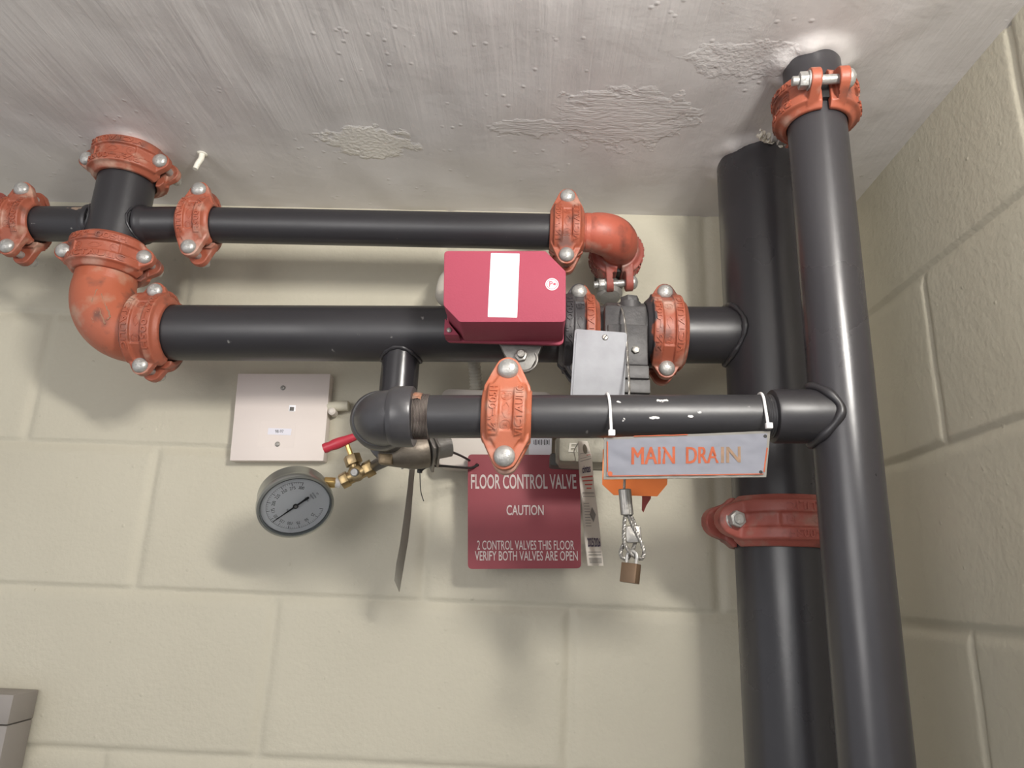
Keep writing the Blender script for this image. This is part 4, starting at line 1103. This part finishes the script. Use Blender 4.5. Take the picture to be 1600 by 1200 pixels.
b.build('crimp_sleeve', M_STEEL, t)
t = thing('padlock', at(985, 911, LY-.004), 'small brass padlock at the end of the wire rope', 'padlock')
pc = at(985, 895.5, LY-.002); Rl = Matrix.Translation(pc) @ Matrix.Rotation(math.radians(6), 4, 'Y') @ Matrix.Rotation(math.radians(-38), 4, 'Z')
b = MB(); b.box((0, 0, 0), (.0165, .0090, .0180), Rl, .0007); b.build('body', simple('padlock_brass', (.20, .13, .08), .45, .5, .2, 200, .15, 60), t)
b = MB(); sh = []
for i in range(13):
    a = PI*i/12; sh.append(Rl @ Vector((.0052*math.cos(a), 0, .0150+.0052*math.sin(a))))
b.tube([Rl @ Vector((.0052, 0, .008))]+sh+[Rl @ Vector((-.0052, 0, .008))], .0016, 10); b.build('shackle', M_ZINC, t)

# ------------------------------------------------------------------ test trim: bronze body, brass gauge valve, gauge
t = thing('test_valve', at(640, 725, -.13), 'aged bronze test valve body behind the black elbow, with square flange', 'valve')
TY = -.165
prof = [(.006, 0), (.0085, .004), (.011, .012), (.016, .028), (.0195, .040), (.021, .050), (.021, .058)]
pa, pb = at(592, 717, -.215), at(664, 703, -.195)
b = MB(); b.lathe([(r_*1.0, z_*(pb-pa).length/.058) for r_, z_ in prof], zframe(pa, pb-pa), 40); b.build('body', M_BRONZE, t)
b = MB(); fp = at(667, 702, -.195); Mf = zframe(fp, (pb-pa)); b.box((0, 0, .002), (.040, .040, .0035), Mf @ Matrix.Rotation(.3, 4, 'Z'), .001); b.box((0, 0, .009), (.034, .034, .003), Mf @ Matrix.Rotation(.3, 4, 'Z'), .001); b.build('square_flange', M_STEEL, t)
b = MB(); b.lathe([(.014, .0), (.014, .028)], Mf, 32); b.build('neck', M_CAST, t)
b = MB(); hp = at(690, 697, -.18); b.box((0, 0, 0), (.020, .022, .018), Matrix.Translation(hp) @ Matrix.Rotation(.6, 4, 'Y'), .002); b.build('bonnet', simple('dark_cast', (.13, .125, .12), .5), t)
b = MB(); hp2 = at(699, 692, -.188); b.box((0, 0, 0), (.004, .020, .018), Matrix.Translation(hp2) @ Matrix.Rotation(-.5, 4, 'Y'), .001); b.build('handle_grip', M_REDCAP, t)
b = MB(); b.box(tuple(at(604, 718, -.215)), (.016, .014, .012), None, .002); b.build('hex_nipple', M_BRASSD, t)
b = wire([at(628, 727, -.196), at(636, 729, -.194), at(645, 726, -.19), at(655, 725, -.185)], lambda u: .003+.0015*math.sin(u*17), 'sealant', M_PEEL); b.build('sealant_smear', simple('grey_sealant', (.50, .47, .44), .7, bump=1), t)

t = thing('gauge_valve', at(558, 735, -.12), 'small brass three-way gauge valve with red plastic lever, beside the gauge', 'valve')
GY = -.120
def hexbar(b, p, q, r, mat=None): b.prism([(r*math.cos(PI/3*i), r*math.sin(PI/3*i)) for i in range(6)], 0, (q-p).length, zframe(p, q-p), .0007)
vb = at(557, 740, GY)
ga, gb = at(527, 757, GY), at(594, 723, GY); ad = (gb-ga).normalized()
pv = lambda x, y, Y=GY: at(x, y, Y)
b = MB(); b.cyl(pv(540, 750), pv(578, 731), .0082, 28, .001); b.lathe([(.0098, -.004), (.0105, 0), (.0098, .006), (.006, .0085)], zframe(vb, -Y_), 32); b.build('body', M_BRASS, t)
b = MB(); hexbar(b, pv(533, 753), pv(545, 747), .0105); b.build('hex_nut', M_BRASS, t)
b = MB(); hexbar(b, pv(570, 736), pv(583, 729), .0110); b.build('hex_nut', M_BRASS, t)
b = MB(); b.lathe([(.0052, .006), (.0052, .0115), (.004, .0125), (.0002, .0125)], zframe(vb, -Y_), 24); b.build('stem_end', M_ZINC, t)
sd = (pv(545, 690)-pv(556, 735)).normalized()
b = MB(); hexbar(b, pv(554, 726), pv(549, 712), .0112); b.cyl(pv(557, 738), pv(553, 724), .0072, 24); b.build('packing_nut', M_BRASS, t)
b = MB(); b.cyl(pv(550, 715), pv(542, 694), .0034, 16); b.build('stem', M_BRASSN, t)
b = MB(); la, lb_ = pv(506, 701, GY-.004), pv(540, 688, GY-.004)
b.tube([la, lerp(la, lb_, .12), lerp(la, lb_, .28), lerp(la, lb_, .5), lerp(la, lb_, .75), lb_, lb_+(lb_-la)*.5], lambda u: (.0062, .0068, .0060, .0072, .0070, .0060, .005)[min(6, int(u*6+.5))], 16)
b.build('lever', M_REDCAP, t)
b = MB(); b.lathe([(.0068, 0), (.0078, .001), (.0078, .004), (.0065, .005)], zframe(pv(583, 729), ad), 24); b.build('thread_tape', M_TEFLON, t)
b = MB(); b.cyl(pv(585, 728), at(612, 714, -.200), .0072, 28, r2=.0080); tag(b.build('pipe_nipple', M_PIPE), 'short black nipple between brass gauge valve and bronze test valve', 'pipe')

# gauge
gc = at(461.5, 789, -.135)
tocam = (CAMP-gc).normalized(); rgt = RT-tocam*RT.dot(tocam); rgt.normalize(); upv = tocam.cross(rgt).normalized()
tilt = math.radians(36)
dirt = (-upv*.975+rgt*.22).normalized()
gn = (tocam*math.cos(tilt)+dirt*math.sin(tilt)).normalized()
def img(ax, ay):   # direction on the dial plane that shows in the photo as (ax, ay up)
    v = rgt*ax+upv*ay; # solve so that v + k*tocam lies in the plane
    k = -v.dot(gn)/tocam.dot(gn); return (v+tocam*k).normalized()
stem_d = img(.86, .51)
gup = -stem_d; gx = gup.cross(gn).normalized()
MG = Matrix(((gx.x, gup.x, gn.x, gc.x), (gx.y, gup.y, gn.y, gc.y), (gx.z, gup.z, gn.z, gc.z), (0, 0, 0, 1)))   # x right of dial, y dial up, z out of the glass
GR = .0465
t = thing('pressure_gauge', gc, 'round steel pressure gauge with white dial and black needle, facing down', 'gauge')
b = MB(); b.lathe([(.0002, -.024), (GR*.88, -.024), (GR*.94, -.021), (GR*.955, -.004), (GR*.99, -.003), (GR, -.001), (GR, .003), (GR*.985, .0055), (GR*.93, .006), (GR*.915, .003), (GR*.915, .0)], MG, 72)
b.build('case', simple('gauge_case', (.46, .47, .45), .28, .85), t)
b = MB(); b.lathe([(GR*.918, .0012), (GR*.918, .0050), (GR*.885, .0046), (GR*.885, .0012)], MG, 72); b.build('inner_ring', simple('gauge_seal', (.10, .11, .11), .4), t)
b = MB(); b.lathe([(.0002, .0014), (GR*.90, .0014), (GR*.90, .0008), (.0002, .0008)], MG, 64); dial = b.build('dial', M_DIAL, t)
b = MB(); Rt = GR*.74
def dpt(r_, a, z=.0017): return MG @ Vector((r_*math.sin(a), r_*math.cos(a), z))
A = lambda v: math.radians(-135+270*v/300)
for v in range(0, 301, 5):
    a = A(v); maj = v % 25 == 0; L_ = .0044 if maj else .0022; wv2 = .00030 if maj else .00013
    d_ = Vector((math.cos(a), -math.sin(a), 0))*wv2
    c0, c1_ = Vector((Rt*math.sin(a), Rt*math.cos(a), .0017)), Vector(((Rt-L_)*math.sin(a), (Rt-L_)*math.cos(a), .0017))
    b.add([c0-d_, c0+d_, c1_+d_, c1_-d_], [(0, 1, 2, 3)], MG)
vs = []; nn = 90
for i in range(nn+1):
    a = A(300*i/nn); vs += [(Rt*math.sin(a), Rt*math.cos(a), .0017), ((Rt+.0003)*math.sin(a), (Rt+.0003)*math.cos(a), .0017)]
b.add(vs, [(2*i, 2*i+1, 2*i+3, 2*i+2) for i in range(nn)], MG)
for v in range(25, 301, 25):
    V, F, asp = tgeo(str(v)); a = A(v); hh = .0042; ww = hh*asp*.80; rc = Rt-.0078
    pc = Vector((rc*math.sin(a), rc*math.cos(a), .0017)); Rm = Matrix.Rotation(-a, 4, 'Z')
    b.add([tuple(pc+(Rm @ Vector(((u-.5)*ww, (w2-.5)*hh, 0)))) for u, w2, h in V], F, MG)
for s, x, y, hh in (('PSI', 0, .0105, .0022), ('300 PSI', 0, -.0155, .0018), ('WATER', 0, -.0225, .0018), ('PRESSURE', 0, -.0258, .0015), ('UL', 0, -.030, .0022)):
    V, F, asp = tgeo(s); ww = hh*asp
    b.add([(x+(u-.5)*ww, y+(w2-.5)*hh, .0017) for u, w2, h in V], F, MG)
b.build('scale_print', M_INK, dial)
na = A(143)
b = MB(); Mn = MG @ Matrix.Rotation(-na, 4, 'Z')
b.prism([(-.0011, -.014), (.0011, -.014), (.0011, 0), (.0003, Rt-.001), (-.0003, Rt-.001), (-.0011, 0)], .0026, .0031, Mn)
b.prism([(-.0017, -.0185), (0, -.0200), (.0017, -.0185), (.0014, -.0125), (-.0014, -.0125)], .0026, .0032, Mn)
b.prism(circ((0, 0), .0033, 24), .0024, .0036, Mn); nd = b.build('needle', M_INK, t)
b = MB(); b.lathe([(.0018, .0036), (.0018, .0042), (.0002, .0043)], MG, 18); b.build('needle_cap', M_ZINC, nd)
b = MB(); b.lathe([(.0002, .0044), (GR*.90, .0044), (GR*.90, .0048), (.0002, .0048)], MG, 48); b.build('glass', M_GLASS, t)
sA = MG @ Vector((0, -GR*.9, -.013)); sB = at(531, 755, GY)
b = MB(); hexbar(b, sA, lerp(sA, sB, .70), .0072); b.build('square_stem', M_BRASSN, t)
b = MB(); b.cyl(lerp(sA, sB, .62), sB, .0062, 20); b.build('thread_tape', M_TEFLON, t)

# ------------------------------------------------------------------ wall plate, box, small things
PLY = -.019
t = thing('wall_plate', at(438, 719, 0), 'square off-white phone jack plate on the wall, left of the black elbow', 'wall plate')
c4p = [at(372, 584, PLY), at(516, 584.5, PLY), at(505, 720, PLY), at(359, 719.5, PLY)]
b = MB(); b.prism(round_poly([(p.x, p.z) for p in c4p], .001, 3), .0003, -PLY, XZ, .0015, 2); b.build('cover', M_PLATE, t)
for x, y, m_ in ((442, 606, M_STEEL), (433.5, 694, M_STEEL)):
    b = MB(); p = at(x, y, PLY-.0006); b.lathe([(.0036, 0), (.0036, .0008), (.0022, .0018), (.0012, .0018), (.0010, .0008), (.0002, .0008)], zframe(p+Y_*.0006, -Y_), 24); b.build('screw', m_, t)
b = MB(); jp = at(457, 638, PLY); b.box((jp.x, PLY-.0004, jp.z), (.0098, .0016, .0095), None, .0004); j = b.build('jack', M_WHITEP, t)
b = MB(); b.box((jp.x-.0003, PLY-.0013, jp.z-.0012), (.0062, .0008, .0056), None, .0002); b.build('jack_opening', simple('jack_shadow', (.12, .11, .10), .5), j)
b = MB(); lp = at(437, 674.5, PLY); b.box((lp.x, PLY-.0003, lp.z), (.034, .0006, .0095)); lab = b.build('paper_label', simple('pale_label', (.72, .70, .76), .5), t)
b = MB(); text_quad(b, '98-97', at(430, 676.5, PLY-.0008), at(443, 676.5, PLY-.0008), at(430, 671.5, PLY-.0008)); b.build('lettering', M_INK, lab)
b = MB(); f0, f1 = at(402, 698, PLY-.0002), at(464, 659, PLY-.0002)
b.prism(rrect(f0.x, f0.z, f1.x, f1.z, .001), -PLY, -PLY+.0002, XZ); b.build('raised_field', M_PLATE, t)
t = thing('conduit_fitting', at(520, 650, 0), 'short painted conduit and strap on the wall, right of the phone jack plate', 'conduit')
b = MB(); b.cyl(at(512, 636, -.012), at(545, 634, -.012), .0075, 20, .001); b.build('conduit', M_WALL, t)
b = MB(); sp2 = at(519, 643, -.020); b.lathe([(.0055, -.012), (.0055, .002), (.003, .004), (.0002, .004)], zframe(sp2, -Y_), 20); b.build('screw', M_IVORY, t)
b = MB(); g0, g1, g2 = at(21.5, 1086, -.05), at(6, 1200, -.05), at(18, 1121, -.05)
b.box((g0.x-.15, -.026, g0.z-.0175), (.30, .048, .035), None, .0012)
t = thing('grey_wall_box', Vector((g0.x-.15, -.02, g0.z-.30)), 'grey metal box on the wall, cut off at the lower left corner', 'electrical box')
b.build('cover', M_GREYBOX, t)
b = MB(); b.box((g0.x-.1505, -.0255, g0.z-.0365-.13), (.30, .047, .26), None, .0012); b.build('body', M_GREYBOX, t)
# painted-over peg on the ceiling
p = atZ(316, 240, .3952); q = at(305, 264, p.y-.004)
b = MB(); b.cyl(p+Z_*.006, p-Z_*.002, .011, 12, .001, r2=.007)
b.tube([p, lerp(p, q, .35)+X_*.002, lerp(p, q, .7), q], lambda u: .0042-.0006*u, 10)
tag(b.build('ceiling_peg', simple('painted_over', (.78, .75, .66), .6, bump=.8), sharp=50), 'small paint-covered peg hanging from the ceiling, right of the cross coupling', 'peg')

# strip fixture that holds the lamp (above and behind the camera)
t = thing('light_fixture', LAMP_POS, 'white strip light fixture on the ceiling outside the view', 'light')
b = MB(); b.box((LAMP_POS.x, LAMP_POS.y-.02, CEIL-.018), (.62, .12, .034), None, .003); b.build('housing', M_WHITEP, t)
